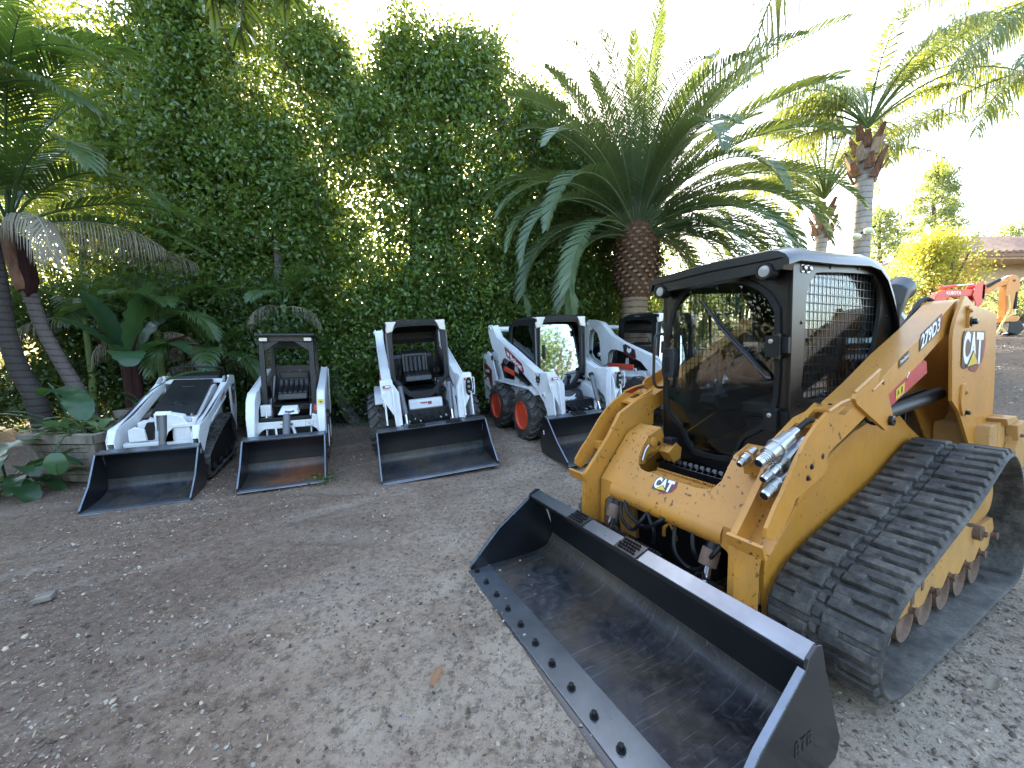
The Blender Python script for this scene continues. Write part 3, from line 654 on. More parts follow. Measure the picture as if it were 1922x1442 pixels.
    # ---- tracks
    tp = [(.91, .26), (.885, .35), (.815, .43), (.66, .515), (.30, .62), (-.20, .755), (-.60, .905), (-.74, .945), (-.88, .93), (-1.03, .82), (-1.17, .60), (-1.26, .36), (-1.27, .17), (-1.20, .05), (-1.08, .004), (-.6, .0), (0, 0), (.55, 0), (.68, .01), (.80, .055), (.88, .14)]
    tp = smooth_path(tp, 5, True)
    for s in (1, -1):
        t = MB(); track_belt(t, tp, s*.545, s*.995, .026, .028, .158); t.build('track', R, .003, smooth=40, seg=1)
        f_ = MB()
        fr = [(.40, .385), (-.22, .50), (-.50, .52), (-.60, .47), (-.80, .44), (-1.03, .44), (-1.07, .36), (-1.0, .31), (-.97, .26), (-.86, .24), (-.80, .30), (-.72, .24), (-.62, .24), (-.55, .29), (-.46, .23), (-.36, .24), (-.29, .29), (-.20, .225), (-.10, .23), (-.03, .285), (.06, .215), (.16, .215), (.20, .23), (.38, .235)]
        f_.prism(fr, 'v', s*.86, s*.885, 'yellow_dusty'); f_.prism([(p[0], p[1]) for p in fr], 'v', s*.60, s*.62, 'yellow_dusty')
        f_.box((.35, s*.62, .34), (-.95, s*.86, .38), 'yellow_dusty'); f_.prism([(.40, .385), (-.22, .50), (-.50, .52), (-.50, .51), (-.22, .488), (.40, .372)], 'v', s*.66, s*.86, 'yellow_dusty')
        f_.prism([(.60, .36), (.52, .38), (.48, .24), (.54, .17), (.66, .19)], 'v', s*.86, s*.88, 'yellow_dusty')
        f_.tube([(-.68, s*.86, .43), (-.68, s*.92, .43)], .045, 'rust', 14); f_.bolt((-.68, s*.92, .43), 'v', .018, s*.02, 'rust')
        f_.box((.20, s*.885, .26), (.24, s*.889, .40), 'rust'); f_.box((.08, s*.885, .30), (.11, s*.889, .43), 'rust')
        for uu, ww in ((.245, .245), (-.035, .26), (-.29, .265), (-.54, .265), (-.80, .265), (-1.02, .33), (.57, .22)):
            f_.tube([(uu, s*.86, ww), (uu, s*.915, ww)], .017, 'rust', 10); f_.tube([(uu, s*.905, ww), (uu, s*.915, ww)], .024, 'rust', 10)
        fo = f_.build('track_frame', R, .004)
        r0 = None
        for uu, ww, rr in ((.245, .17, .105), (-.01, .165, .10), (-.27, .165, .10), (-.53, .165, .10), (-.79, .17, .105), (.58, .20, .12)):
            if r0 is None:
                m = MB(); m.lathe((0, 0, 0), 'v', [(-.13, .2), (-.13, 1), (-.09, 1), (-.085, .85), (.085, .85), (.09, 1), (.13, 1), (.125, .8), (.115, .78), (.11, .3)], 'rust', 28)
                r0 = m.build('roller', fo); ro = r0
            else:
                ro = r0.copy(); COL.objects.link(ro); ro.parent = fo
            ro.location = (uu, s*.74, ww); ro.scale = (rr, 1, rr)
        m = MB(); m.lathe((-.86, s*.63, .62), 'v', [(0, .22), (s*.03, .24), (s*.04, .24), (s*.16, .10), (s*.20, .10)], 'yellow_dusty', 28)
        for k in range(14):
            an = 2*math.pi*k/14; m.tube([(-.86+.24*math.cos(an), s*.64, .62+.24*math.sin(an)), (-.86+.24*math.cos(an), s*.84, .62+.24*math.sin(an))], .022, 'rust', 8)
        m.lathe((-.86, s*.84, .62), 'v', [(0, .26), (s*.012, .26), (s*.014, .2), (s*.05, .12), (s*.06, .05)], 'yellow_dusty', 28); m.build('sprocket', R)
        m = MB(); m.lathe((-.98, s*.74, .36), 'v', [(-.1, .16), (-.1, .17), (.1, .17), (.1, .15), (.08, .13), (.08, .05)], 'rust', 28); m.build('idler', R)
    # ---- bucket
    b = MB(); H = .955
    prof = smooth_path([(1.75, .012), (1.44, .012), (1.32, .020), (1.235, .055), (1.19, .12), (1.19, .18), (1.215, .30), (1.25, .40), (1.27, .455)], 4)
    th = .010
    def shell(path, t, m):
        n = len(path); A = [tuple(p) for p in path]; B = []
        for i in range(n):
            tt = Vector(path[min(i+1, n-1)])-Vector(path[max(i-1, 0)]); tt.normalize(); B.append((path[i][0]+tt.y*-t*-1, path[i][1]+tt.x*t))
        b.prism(A+B[::-1], 'v', -H, H, m)
    k = next(i for i, p in enumerate(prof) if p[1] > .13)
    shell(prof[:k+1], -th, 'floor'); shell(prof[k:], -th, 'bucket')
    b.box((1.75, -H, .010), (1.925, H, .022), 'ledge'); b.prism([(1.925, .0), (1.955, .0), (1.925, .012), (1.87, .012), (1.87, .0)], 'v', -H-.012, H+.012, 'bucket'); b.box((1.755, -H, -.003), (1.87, H, .009), 'bucket')
    b.prism([(1.27, .455), (1.295, .505), (1.302, .512), (1.385, .482), (1.383, .474), (1.30, .498), (1.26, .45)], 'v', -H, H, 'ledge')
    b.prism([(1.383, .482), (1.386, .47), (1.36, .435), (1.34, .43), (1.30, .46), (1.352, .445), (1.376, .472)], 'v', -H, H, 'bucket')
    plate = [(1.90, .0), (1.895, .05), (1.66, .28), (1.40, .455), (1.385, .495), (1.33, .525), (1.295, .515), (1.262, .40), (1.18, .18), (1.14, .08), (1.165, .01), (1.25, -.003)]
    for s in (1, -1):
        b.prism(plate, 'v', s*H, s*(H+.014), 'bucket')
        b.strip([(1.895, .05), (1.66, .28), (1.40, .455)], 'v', s*(H-.012), s*(H+.014), -.012, 'ledge')
    bk = b.build('bucket', R, .003)
    for i in range(12):
        m = MB(); m.bolt((1.868, -.91+i*.1632, .022), 'w', .0135, .026, 'plastic'); m.build('bolt', bk)
    gp = MB(); G2 = []
    def grip(v0, v1, u0, w0, u1, w1, rows, step=.021):
        n = int((v1-v0)/step); du, dw = u1-u0, w1-w0
        for r in range(rows):
            t = (r+.5)/rows
            for j in range(n):
                v = v0+j*step+(r % 2)*step*.5; cx, cz = u0+du*t, w0+dw*t
                gp.prism([(cx-.007, cz), (cx-.005, cz+.010), (cx+.005, cz+.010), (cx+.007, cz)], 'v', v, v+step*.62, 'bucket')
    for v0, v1 in ((-.46, -.30), (-.005, .16)):
        gp.loops([(1.296, v0, .5125), (1.390, v0, .484), (1.390, v1, .484), (1.296, v1, .5125)], [(1.298, v0, .520), (1.394, v0, .490), (1.394, v1, .490), (1.298, v1, .520)], 'bucket'); grip(v0+.01, v1-.01, 1.305, .518, 1.388, .493, 4)
    gp.box((1.20, -.30, .455), (1.262, .17, .462), 'bucket'); grip(-.30, .17, 1.205, .462, 1.258, .462, 3)
    gp.build('grip_strips', bk)
    q = MB(); d = Decal(q, (1.46, H+.0145, .165), (-.11, 0, 0), (0, 0, .055)); d.text('BTB', 0, 0, 1, 1, 'decal_black', 1, .0); q.build('stamp', bk, smooth=0)
    # coupler plate between arms and bucket
    c = MB()
    for s in (1, -1):
        c.prism([(1.16, .10), (1.19, .30), (1.24, .42), (1.20, .44), (1.10, .40), (1.04, .14)], 'v', s*.40, s*.46, 'bucket'); c.lathe((1.10, s*.44, .20), 'v', [(0, .05), (s*.10, .05)], 'rust', 16)
    c.box((1.10, -.42, .12), (1.16, .42, .22), 'bucket'); c.build('quick_coupler', R, .004)
    build_cat_cab(R)
    return R

def build_cat_cab(R):
    glassline = [(-.36, 1.81), (-.32, 1.90), (-.22, 2.015), (-.07, 2.05), (.08, 2.04), (.19, 1.985), (.30, 1.91), (.355, 1.82), (.37, 1.74), (.37, 1.29), (.30, 1.12), (.19, 1.04), (.145, .95), (.10, .875), (-.13, .865), (-.19, .90), (-.24, .98), (-.29, 1.05), (-.385, 1.13), (-.405, 1.25), (-.40, 1.55)]
    GL = [tuple(p) for p in smooth_path(glassline, 3, True)]
    c = MB(); V = .435
    front = [(-V, .80), (-V, 2.06), (V, 2.06), (V, .80)]
    c.prism(front, 'u', .47, .50, 'black', holes=[GL])
    # side frames with rounded rear
    side = [(.50, .80), (.50, 2.09), (-.30, 2.13), (-.46, 2.115), (-.57, 2.05), (-.66, 1.93), (-.74, 1.78), (-.80, 1.6), (-.86, 1.2), (-.86, .95)]
    win = [(.34, 1.29), (.355, 1.50), (.35, 1.80), (.325, 1.92), (.27, 1.985), (.18, 2.015), (-.40, 2.045), (-.50, 2.02), (-.575, 1.94), (-.59, 1.84), (-.54, 1.62), (-.47, 1.50), (-.30, 1.35), (-.10, 1.28)]
    WN = [tuple(p) for p in smooth_path(win, 3, True)]
    for s in (1, -1):
        c.prism(side, 'v', s*(V-.004), s*(V-.028), 'black_brown', holes=[WN])
        c.prism([(.502, .95), (.502, 2.05), (.435, 2.055), (.435, .95)], 'v', s*(V-.004), s*(V+.004), 'black_brown')
    # roof with visor and rolled sides
    rp = [(-.475, 2.045), (-.475, 2.075), (-.455, 2.105), (-.42, 2.128), (-.38, 2.138), (0, 2.15), (.38, 2.138), (.42, 2.128), (.455, 2.105), (.475, 2.075), (.475, 2.045), (.455, 2.045), (.44, 2.09), (0, 2.10), (-.44, 2.09), (-.455, 2.045)]
    fr = [(.615, -.03), (.50, 0), (.1, .012), (-.30, .035), (-.45, .02), (-.56, -.04), (-.66, -.16), (-.74, -.30), (-.80, -.45)]
    n = len(rp); vs = []
    for uu, dz in fr: vs += [(uu, p[0], p[1]+dz) for p in rp]
    fs = [(i*n+j, i*n+(j+1) % n, (i+1)*n+(j+1) % n, (i+1)*n+j) for i in range(len(fr)-1) for j in range(n)]+[tuple(range(n))[::-1], tuple((len(fr)-1)*n+j for j in range(n))]
    c.add(vs, fs, 'black')
    c.prism([(-V, 2.0), (-.455, 2.075), (-.38, 2.105), (.38, 2.105), (.455, 2.075), (V, 2.0)], 'u', .50, .60, 'black')
    c.prism([(-V, 1.0), (-V, 1.80), (V, 1.80), (V, 1.0)], 'u', -.855, -.84, 'black', holes=[[(-.36, 1.25), (-.36, 1.74), (.36, 1.74), (.36, 1.25)]])
    for s in (.40, .345): c.bolt((s, V-.004+.0, 2.02), 'v', .016, .022, 'steel')
    for uu, ww in ((.09, 2.05), (-.25, 2.07), (-.49, 2.03), (-.70, 1.65), (-.69, 1.78), (-.64, 1.55), (.39, 1.72), (.39, 1.25)): c.bolt((uu, V-.004, ww), 'v', .009, .006, 'black')
    c.prism([(-.2, 0), (0, .0)] and [(-V, .78), (V, .78), (V, .90), (-V, .90)], 'u', .44, .468, 'black'); c.box((-.84, -.42, .80), (.46, .42, .83), 'plastic')
    cab = c.build('cab', R, .004)
    # screens: woven bars in both side openings
    for s in (1, -1):
        m = MB(); y = s*(V-.034)
        def inside(u, w):
            ins = False; n = len(WN)
            for i in range(n):
                (x1, y1), (x2, y2) = WN[i], WN[(i+1) % n]
                if (y1 > w) != (y2 > w) and u < (x2-x1)*(w-y1)/(y2-y1)+x1: ins = not ins
            return ins
        def seg(fn, t0, t1, vert):
            k = 120; run = None
            for i in range(k+1):
                t = t0+(t1-t0)*i/k; p = fn(t); q = inside(*p)
                if q and run is None: run = p
                if (not q or i == k) and run is not None:
                    if abs(p[0]-run[0])+abs(p[1]-run[1]) > .02: m.bar((run[0], y, run[1]), (p[0], y, p[1]), .004, .0045, 'black', up=(0, 1, 0))
                    run = None
        for i in range(20): seg(lambda t, u=.34-i*.047: (u, t), 1.2, 2.08, True)
        for i in range(17): seg(lambda t, w=1.22+i*.052: (t, w), .38, -.62, False)
        fo = m.build('window_screen', cab, smooth=0)
        g = MB(); g.prism([(-.60+.001, 1.30), (.36, 1.27), (.36, 2.03), (-.50, 2.03), (-.60, 1.9)], 'v', s*(V-.045), s*(V-.049), 'glass'); g.build('side_window', cab, smooth=0)
    g = MB(); g.prism([(-.37, 1.24), (-.37, 1.75), (.37, 1.75), (.37, 1.24)], 'u', -.838, -.835, 'glass'); g.build('rear_window', cab, smooth=0)
    # door: seal frame, pane, wiper, hinges, handle
    d = MB()
    cx, cy = 0, 1.5
    inn = [(x*.955+cx*.045, cy+(y-cy)*.965) for x, y in GL]
    d.prism([(x*1.03, cy+(y-cy)*1.02) for x, y in GL], 'u', .501, .516, 'plastic', holes=[inn])
    for w in (1.60, 1.18):
        d.box((.50, .33, w-.07), (.56, .40, w+.05), 'plastic'); d.box((.505, .40, w-.05), (.53, .437, w+.04), 'plastic'); d.tube([(.535, .385, w-.08), (.535, .385, w+.06)], .018, 'black', 12); d.bolt((.56, .36, w+.02), 'u', .009, .006)
    door = d.build('door', cab, .003)
    p = MB(); p.prism(inn, 'u', .508, .512, 'glass'); p.build('windshield', door, smooth=0)
    p = MB(); p.tube([(.535, -.09, 1.90), (.54, .03, 1.74)], .006, 'black', 8); p.tube([(.533, -.10, 1.905), (.533, .30, 1.455)], .009, 'plastic', 8); p.tube([(.545, .02, 1.75), (.55, .34, 1.41)], .008, 'black', 8); p.ball((.54, .34, 1.41), .018, 'black'); p.build('wiper', door)
    p = MB(); p.prism([(-.405, 1.42), (-.40, 1.56), (-.38, 1.60), (-.31, 1.60), (-.295, 1.56), (-.295, 1.42), (-.31, 1.39), (-.39, 1.39)], 'u', .516, .56, 'dark_grey'); p.box((.56, -.375, 1.43), (.565, -.33, 1.54), 'plastic'); p.build('door_handle', door, .008)
    p = MB(); p.tube(smooth_path([(.56, -.37, 1.70), (.60, -.405, 1.705), (.62, -.415, 1.66), (.62, -.42, 1.5), (.62, -.42, 1.37), (.60, -.41, 1.32), (.56, -.39, 1.315)], 5), .011, 'black', 10); p.build('grab_bar', cab)
    for v in (.345, -.375):
        p = MB(); p.lathe((.602, v, 2.005), 'u', [(-.06, .046), (0, .048), (.014, .045), (.014, .034), (.008, .034)], 'plastic', 24); l = p.build('work_lamp', cab)
        p = MB(); p.lathe((.604, v, 2.005), 'u', [(.004, .034), (.009, .030), (.011, .018)], 'lens', 24); p.build('lens', l)
    # interior
    i_ = MB()
    i_.prism([(-.66, 1.10), (-.70, 1.72), (-.64, 1.76), (-.58, 1.70), (-.52, 1.22), (-.10, 1.18), (-.08, 1.08), (-.5, 1.03)], 'v', -.22, .22, 'vinyl'); i_.box((-.5, -.2, .83), (-.12, .2, 1.05), 'plastic')
    i_.build('seat', cab, .03, seg=3)
    for s in (1, -1):
        j = MB(); j.prism([(-.35, 1.10), (.12, 1.12), (.20, 1.18), (.18, 1.24), (-.35, 1.30)], 'v', s*.24, s*.36, 'plastic')
        j.tube([(.08, s*.28, 1.22), (.08, s*.28, 1.25), (.08, s*.28, 1.28), (.08, s*.28, 1.33)], [.065, .05, .035, .022], 'vinyl', 16)
        for z, r in ((1.235, .062), (1.262, .048), (1.288, .036)): j.lathe((.08, s*.28, z), 'w', [(0, r*.8), (.006, r), (.012, r*.8)], 'vinyl', 16)
        j.tube(smooth_path([(.08, s*.28, 1.32), (.07, s*.275, 1.38), (.09, s*.27, 1.44)], 4), [.02]*4+[.026]*4+[.024], 'plastic', 12); j.build('joystick_console', cab, .01)
    j = MB(); j.tube(smooth_path([(-.45, -.32, 1.55), (-.2, -.3, 1.50), (.05, -.22, 1.42), (.10, -.10, 1.36), (.12, .10, 1.35), (.10, .30, 1.38)], 5), .03, 'plastic', 10); j.build('safety_bar', cab)
    return cab
# ================================================================ white loaders in the row
def make_bucket(R, H, ub, wb, ul, wl=0, mat='floor', grips=True, mark=None):
    """open bucket: top back edge (ub, wb), lip (ul, wl)"""
    b = MB(); L = ul-ub
    prof = smooth_path([(ul, wl), (ul-L*.5, wl+.004), (ub+L*.12, wl+.012), (ub-.08, wl+.05), (ub-.135, wl+.13), (ub-.13, wb*.6), (ub-.06, wb-.06)], 4)
    k = next(i for i, p in enumerate(prof) if p[1] > wl+.14)
    def shell(path, m):
        B = []
        for i in range(len(path)):
            t = Vector(path[min(i+1, len(path)-1)])-Vector(path[max(i-1, 0)]); t.normalize(); B.append((path[i][0]+t.y*.010*-1 if False else path[i][0]-t.y*-.0-.0, path[i][1]) if False else (path[i][0]-abs(t.y)*.010, path[i][1]-abs(t.x)*.010))
        b.prism([tuple(p) for p in path]+B[::-1], 'v', -H, H, m)
    shell(prof[:k+1], mat); shell(prof[k:], 'bucket')
    b.prism([(ul+.012, wl-.012), (ul-.10, wl-.012), (ul-.10, wl+.009), (ul-.02, wl+.009)], 'v', -H-.005, H+.005, 'ledge')
    b.prism([(ub-.06, wb-.06), (ub-.045, wb), (ub+.05, wb-.025), (ub+.045, wb-.045), (ub-.03, wb-.018), (ub-.045, wb-.065)], 'v', -H, H, 'ledge')
    pl = [(ul-.01, wl-.01), (ul-.015, wl+.035), (ul-L*.48, wl+.25), (ub+.06, wb-.03), (ub-.04, wb+.006), (ub-.065, wb-.05), (ub-.14, wb*.45), (ub-.17, wl+.10), (ub-.12, wl+.0)]
    for s in (1, -1):
        b.prism(pl, 'v', s*H, s*(H+.010), 'bucket'); b.strip([(ul-.015, wl+.035), (ul-L*.48, wl+.25), (ub+.06, wb-.03)], 'v', s*(H-.006), s*(H+.012), -.008, 'ledge')
    o = b.build('bucket', R, .003)
    if grips:
        for v0 in (-H*.45, H*.25):
            g = MB()
            g.loops([(ub-.045, v0, wb+.001), (ub+.055, v0, wb-.024), (ub+.055, v0+.22, wb-.024), (ub-.045, v0+.22, wb+.001)], [(ub-.045, v0, wb+.009), (ub+.06, v0, wb-.016), (ub+.06, v0+.22, wb-.016), (ub-.045, v0+.22, wb+.009)], 'bucket')
            for j in range(10):
                for q in range(3): g.box((ub-.03+q*.03, v0+j*.022, wb-.002-q*.008), (ub-.018+q*.03, v0+j*.022+.012, wb+.014-q*.008), 'bucket')
            g.build('grip_strip', o)
    if mark:
        q = MB(); d = Decal(q, mark, (.035, 0, 0), (0, 0, .055)) if mark[1] < 0 else Decal(q, mark, (-.035, 0, 0), (0, 0, .055))
        d.poly([(0, 0), (1, 0), (1, 1), (0, 1)], 'decal_white', 2); d.poly([(.2, .3), (.8, .3), (.8, .5), (.2, .5)], 'decal_red', 3); q.build('sticker', o, smooth=0)
    return o
_tyres = {}
def make_wheel(R, u, v, r, wd, s, rimmat='orange', steer=0):
    """tyre with chevron lugs; v = outer face, s = side"""
    key = (round(r, 3), round(wd, 3), s)
    if key not in _tyres:
        m = MB(); rr = r-.028
        prof = [(-wd, rr*.60), (-wd*1.0, rr*.80), (-wd*.96, rr*.93), (-wd*.86, rr*.99), (-wd*.5, rr), (-wd*.14, rr*.99), (-wd*.04, rr*.93), (0, rr*.80), (-wd*.02, rr*.62), (-wd*.10, rr*.56)]
        m.lathe((0, 0, 0), 'v', [(a*s, b) for a, b in prof], 'tyre', 48, cap=False)
        nl = 15
        for i in range(nl):
            for half in (0, 1):
                a0 = 2*math.pi*(i+.5*half)/nl; dr = 1 if not half else -1
                v0, v1 = (-wd*.985, -wd*.44) if half else (-wd*.015, -wd*.56)
                pts = []
                for (t, off) in ((0, 0), (.28, .02), (.62, .16), (1, .25)):
                    vv = v0+(v1-v0)*t; aa = a0+off; w_ = .115 if t < .5 else .10
                    base = rr*(.90 if t == 0 else .985); top = r*(.945 if t == 0 else 1.0)
                    pts.append([(vv, aa-w_, base), (vv, aa+w_, base), (vv, aa+w_*.8, top), (vv, aa-w_*.8, top)])
                vs = [(q*math.cos(a), p*s, q*math.sin(a)) for L in pts for p, a, q in L]
                fs = [(4*j+k, 4*j+(k+1) % 4, 4*j+4+(k+1) % 4, 4*j+4+k) for j in range(3) for k in range(4)]+[(0, 1, 2, 3), (15, 14, 13, 12)]
                m.add(vs, fs, 'tyre')
        q = MB(); r2 = rr*.60
        q.lathe((0, 0, 0), 'v', [(a*s, b) for a, b in [(-.03, r2*1.0), (-.005, r2*1.03), (.002, r2*1.02), (-.015, r2*.94), (-.09, r2*.88), (-.105, r2*.72), (-.085, r2*.50), (-.075, r2*.42), (-.05, r2*.40), (-.045, r2*.1)]], rimmat, 36)
        for i in range(8):
            a = 2*math.pi*i/8; q.bolt((r2*.62*math.cos(a), s*-.095, r2*.62*math.sin(a)), 'v', .012, s*.022, rimmat)
        w = m.build('wheel', None, .004, seg=1); w2 = q.build('rim', w, .003)
        _tyres[key] = (w, w2); w.parent = R
    else:
        w0, q0 = _tyres[key]; w = w0.copy(); COL.objects.link(w); q = q0.copy(); COL.objects.link(q); q.parent = w; w.parent = R
    w.location = (u, v, r); w.rotation_euler = (0, random.uniform(0, 2), 0)
    return w
def screen_panel(m, y, poly, du, dw, th=.004):
    def inside(u, w):
        ins = False; n = len(poly)
        for i in range(n):
            (x1, y1), (x2, y2) = poly[i], poly[(i+1) % n]
            if (y1 > w) != (y2 > w) and u < (x2-x1)*(w-y1)/(y2-y1)+x1: ins = not ins
        return ins
    us = [p[0] for p in poly]; ws = [p[1] for p in poly]
    def run(fn, t0, t1):
        r = None; k = 60
        for i in range(k+1):
            p = fn(t0+(t1-t0)*i/k); q = inside(*p)
            if q and r is None: r = p
            if (not q or i == k) and r is not None:
                if abs(p[0]-r[0])+abs(p[1]-r[1]) > .03: m.bar((r[0], y, r[1]), (p[0], y, p[1]), th, th, 'black', up=(0, 1, 0))
                r = None
    x = min(us)
    while x < max(us): run(lambda t: (x, t), min(ws), max(ws)); x += du
    z = min(ws)
    while z < max(ws): run(lambda t: (t, z), min(us), max(us)); z += dw
def seat(cab, u, w, hw, style=0):
    i_ = MB(); i_.prism([(u-.12, w), (u-.20, w+.50), (u-.12, w+.54), (u-.05, w+.48), (u, w+.16), (u+.36, w+.12), (u+.38, w+.02), (u, w-.05)], 'v', -hw, hw, 'vinyl')
    for k in range(5):
        v = -hw*.66+k*hw*.33
        i_.tube(smooth_path([(u+.01, v, w+.15), (u-.02, v, w+.28), (u-.05, v, w+.44)], 4), hw*.17, 'vinyl', 10); i_.tube([(u+.02, v, w+.13), (u+.34, v, w+.10)], hw*.17, 'vinyl', 10)
    i_.build('seat', cab, .02, seg=3)

ARM_R = [(-1.10, 1.89), (-.93, 1.89), (-.88, 1.84), (-.70, 1.66), (-.47, 1.57), (-.10, 1.45), (.30, 1.30), (.85, 1.10), (1.13, 1.11), (1.18, 1.10), (1.33, .95), (1.40, .53), (1.20, .49), (1.10, .66), (.83, .85), (.41, 1.05), (.21, 1.17), (-.36, 1.28), (-.44, 1.26), (-.52, 1.18), (-.60, 1.14), (-.66, 1.15), (-.66, 1.30), (-.74, 1.36), (-.94, 1.44), (-1.12, 1.74)]
UP_R = [(-1.57, 1.31), (-1.30, 1.38), (-1.20, 1.36), (-1.03, 1.21), (-.83, .81), (-1.0, .72), (-1.13, .60), (-1.20, .40), (-1.55, .40), (-1.62, .79)]

def skid_steer(R, H, wbh, r, cu, closed, bkt, emblem=None, kind='small', arm=ARM_R, av=.60, face=.75, upr=UP_R, c=.46, roof=1.97, wd=.28, lbl=None):
    # chassis
    b = MB()
    b.box((-1.45, -.40, .22), (.92, .40, .62), 'dark_grey')
    body = [(-1.45, .30), (-1.50, .80), (-1.1, .86), (-.2, .87), (.66, .83), (.86, .74), (.94, .60), (.94, .28), (.6, .22), (-1.2, .22)]
    for s in (1, -1):
        b.prism(body, 'v', s*.40, s*.445, 'white')
        b.prism([(-.95, .83), (-.80, .86), (.60, .84), (.80, .76), (.80, .74), (.60, .815), (-.80, .835), (-.95, .81)], 'v', s*.445, s*(face-.12), 'white')   # fender ledge
        b.prism([(-.20, .85), (-.17, 1.16), (-.10, 1.16), (-.06, .85)], 'v', s*.445, s*.49, 'white')
        for uu, ww in ((-.5, .68), (-.1, .72), (.3, .60), (.5, .72)): b.bolt((uu, s*.445, ww), 'v', .012, s*.004, 'plastic')
        b.tube([(.30, s*.30, .80), (.0, s*.42, 1.0)], .02, 'plastic', 8)
    b.build('chassis', R, .006)
    b = MB(); b.prism([(-.80, .84), (-.85, 1.20), (-1.0, 1.40), (-1.45, 1.36), (-1.52, 1.20), (-1.52, .62)], 'v', -.40, .40, 'dark_grey')
    for i in range(7): b.box((-1.0-i*.06, -.34, 1.405-i*.006), (-1.03-i*.06, .34, 1.42-i*.006), 'plastic')
    b.build('engine_cover', R, .01)
    for s in (1, -1):
        t = MB(); t.prism(upr, 'v', s*(av-.03), s*(av-.055), 'white'); t.prism(upr, 'v', s*(av-.17), s*(av-.19), 'white')
        t.prism([(upr[0][0], upr[0][1]), (upr[-1][0], upr[-1][1]), (upr[-2][0], upr[-2][1]), (upr[-2][0]+.03, upr[-2][1]), (upr[-1][0]+.03, upr[-1][1]), (upr[0][0]+.03, upr[0][1])], 'v', s*(av-.055), s*(av-.17), 'white')
        t.lathe((-1.05, s*(av-.03), 1.26), 'v', [(0, .05), (s*.012, .05), (s*.014, .03)], 'dark_grey', 18)
        tw = t.build('upright', R, .005)
        if emblem and kind != 'big' and s < 0:
            q = MB(); y = -(av-.0295)
            d = Decal(q, (-1.56, y, .62), (.46, 0, 0), (0, 0, .56))
            d.poly([(0, 1.0), (.30, .93), (.99, .72), (.99, .18), (.82, .02), (.55, .40), (.02, .52)], 'decal_red', 1); d.poly([(.12, .86), (.78, .68), (.78, .40), (.14, .58)], 'decal_black', 2); d.text(emblem, .20, .60, .70, .72, 'decal_white', 3)
            q.build('badge', tw, smooth=0)
    # arms
    for s in (1, -1):
        a = MB(); a.prism(arm, 'v', s*av, s*(av-.02), 'white'); a.prism(arm, 'v', s*(av-.115), s*(av-.135), 'white')
        top = arm[:9] if kind != 'big' else arm[:8]
        a.strip([(p[0], p[1]-.018) for p in top[::-1]], 'v', s*(av-.118), s*(av-.002), .014, 'white')
        if kind != 'big':
            leg = [(-av-.03, 1.12), (-av+.10, 1.125), (-av+.20, .95), (-av+.21, .50), (-av+.12, .49), (-av+.11, .64), (-av-.03, .90)]
            P = [(1.20, p[0]*-s, p[1]) for p in leg]; f2 = lambda w: 1.19+ (.15 if w < .95 else .15-(w-.95)*.5)
            a.loops([(f2(p[2])-.10, p[1], p[2]) for p in P], [(f2(p[2]), p[1], p[2]) for p in P], 'white')
            if s > 0:
                ring = [tuple(p) for p in smooth_path([(av-.07, 1.03), (av-.02, 1.06), (av+.01, 1.0), (av+.005, .85), (av-.04, .80), (av-.08, .86)], 3, True)]
                a.prism(ring, 'u', 1.335, 1.345, 'plastic')
                for z in (.86, .93, 1.0): a.tube([(1.34, av-.04, z), (1.375, av-.04, z)], .018, 'steel', 10)
                a.tube(smooth_path([(1.34, av+.02, 1.05), (1.38, av+.035, 1.04), (1.38, av+.03, .84), (1.34, av+.01, .82)], 4), .008, 'white', 8)
        for uu, ww in ((-1.0, 1.83), (1.10, .78)) if kind != 'big' else ((-1.17, 1.86), (-.70, 1.22), (.95, .92), (.42, .96)):
            a.lathe((uu, s*av, ww), 'v', [(0, .04), (s*.02, .04), (s*.022, .02)], 'white', 16); a.lathe((uu, s*(av+.02), ww), 'v', [(0, .018), (s*.004, .018)], 'plastic', 12)
        ao = a.build('lift_arm', R, .006)
        q = MB(); y = s*(av+.001)
        if kind != 'big':
            dx = 1 if s < 0 else -1
            d = Decal(q, (-.33 if s < 0 else .42, y, 1.275 if s < 0 else 1.0), (dx*.75, 0, -dx*.285), (0, 0, .20))
            if s < 0:
                d.poly([(-.02, 1.0), (.08, 1.08), (.93, 1.02), (1.03, .55), (.97, .25), (.10, .34)], 'decal_red', 1)
                d.text('Bobcat', .32, .42, .93, .88, 'decal_white', 2, .03); bobcat_head(d, .11, .45, .28, .92, 'decal_white', 'decal_red')
            q.build('badge', ao, smooth=0) if q.v else None; q = MB(); d2 = Decal(q, (.83 if s < 0 else 1.0, y, .90), (dx*.17, 0, 0), (0, 0, .20)); bobcat_head(d2, 0, 0, 1, 1, 'decal_black', 'decal_white')
            q.build('bobcat_head_decal'.replace('bobcat', 'animal'), ao, smooth=0); q = MB(); d3 = Decal(q, (1.3365-.0, (-av+.0) if s < 0 else av-.10, 1.02), (0, .10, 0), (-.02, 0, .035)); d3.poly([(0, 0), (1, 0), (1, 1), (0, 1)], 'decal_red', 2); d3.poly([(.3, .3), (.9, .3), (.9, .7), (.3, .7)], 'decal_white', 3)
        elif s < 0:
            d = Decal(q, (.04, y, 1.14), (.39, 0, 0), (0, 0, .31))
            d.poly([(0, .92), (.22, .98), (.90, .62), (1.0, .18), (.88, .02), (.08, .42)], 'decal_red', 1); d.poly([(.06, .86), (.24, .91), (.82, .60), (.90, .22), (.84, .12), (.13, .46)], 'decal_black', 2); bobcat_head(d, .30, .38, .68, .80, 'decal_white', 'decal_black', 3)
        if q.v: q.build('badge', ao, smooth=0)
    m = MB(); m.tube([(-1.0, -av+.1, 1.80), (-1.0, av-.1, 1.80)], .055, 'white', 18); m.build('cross_tube', R)
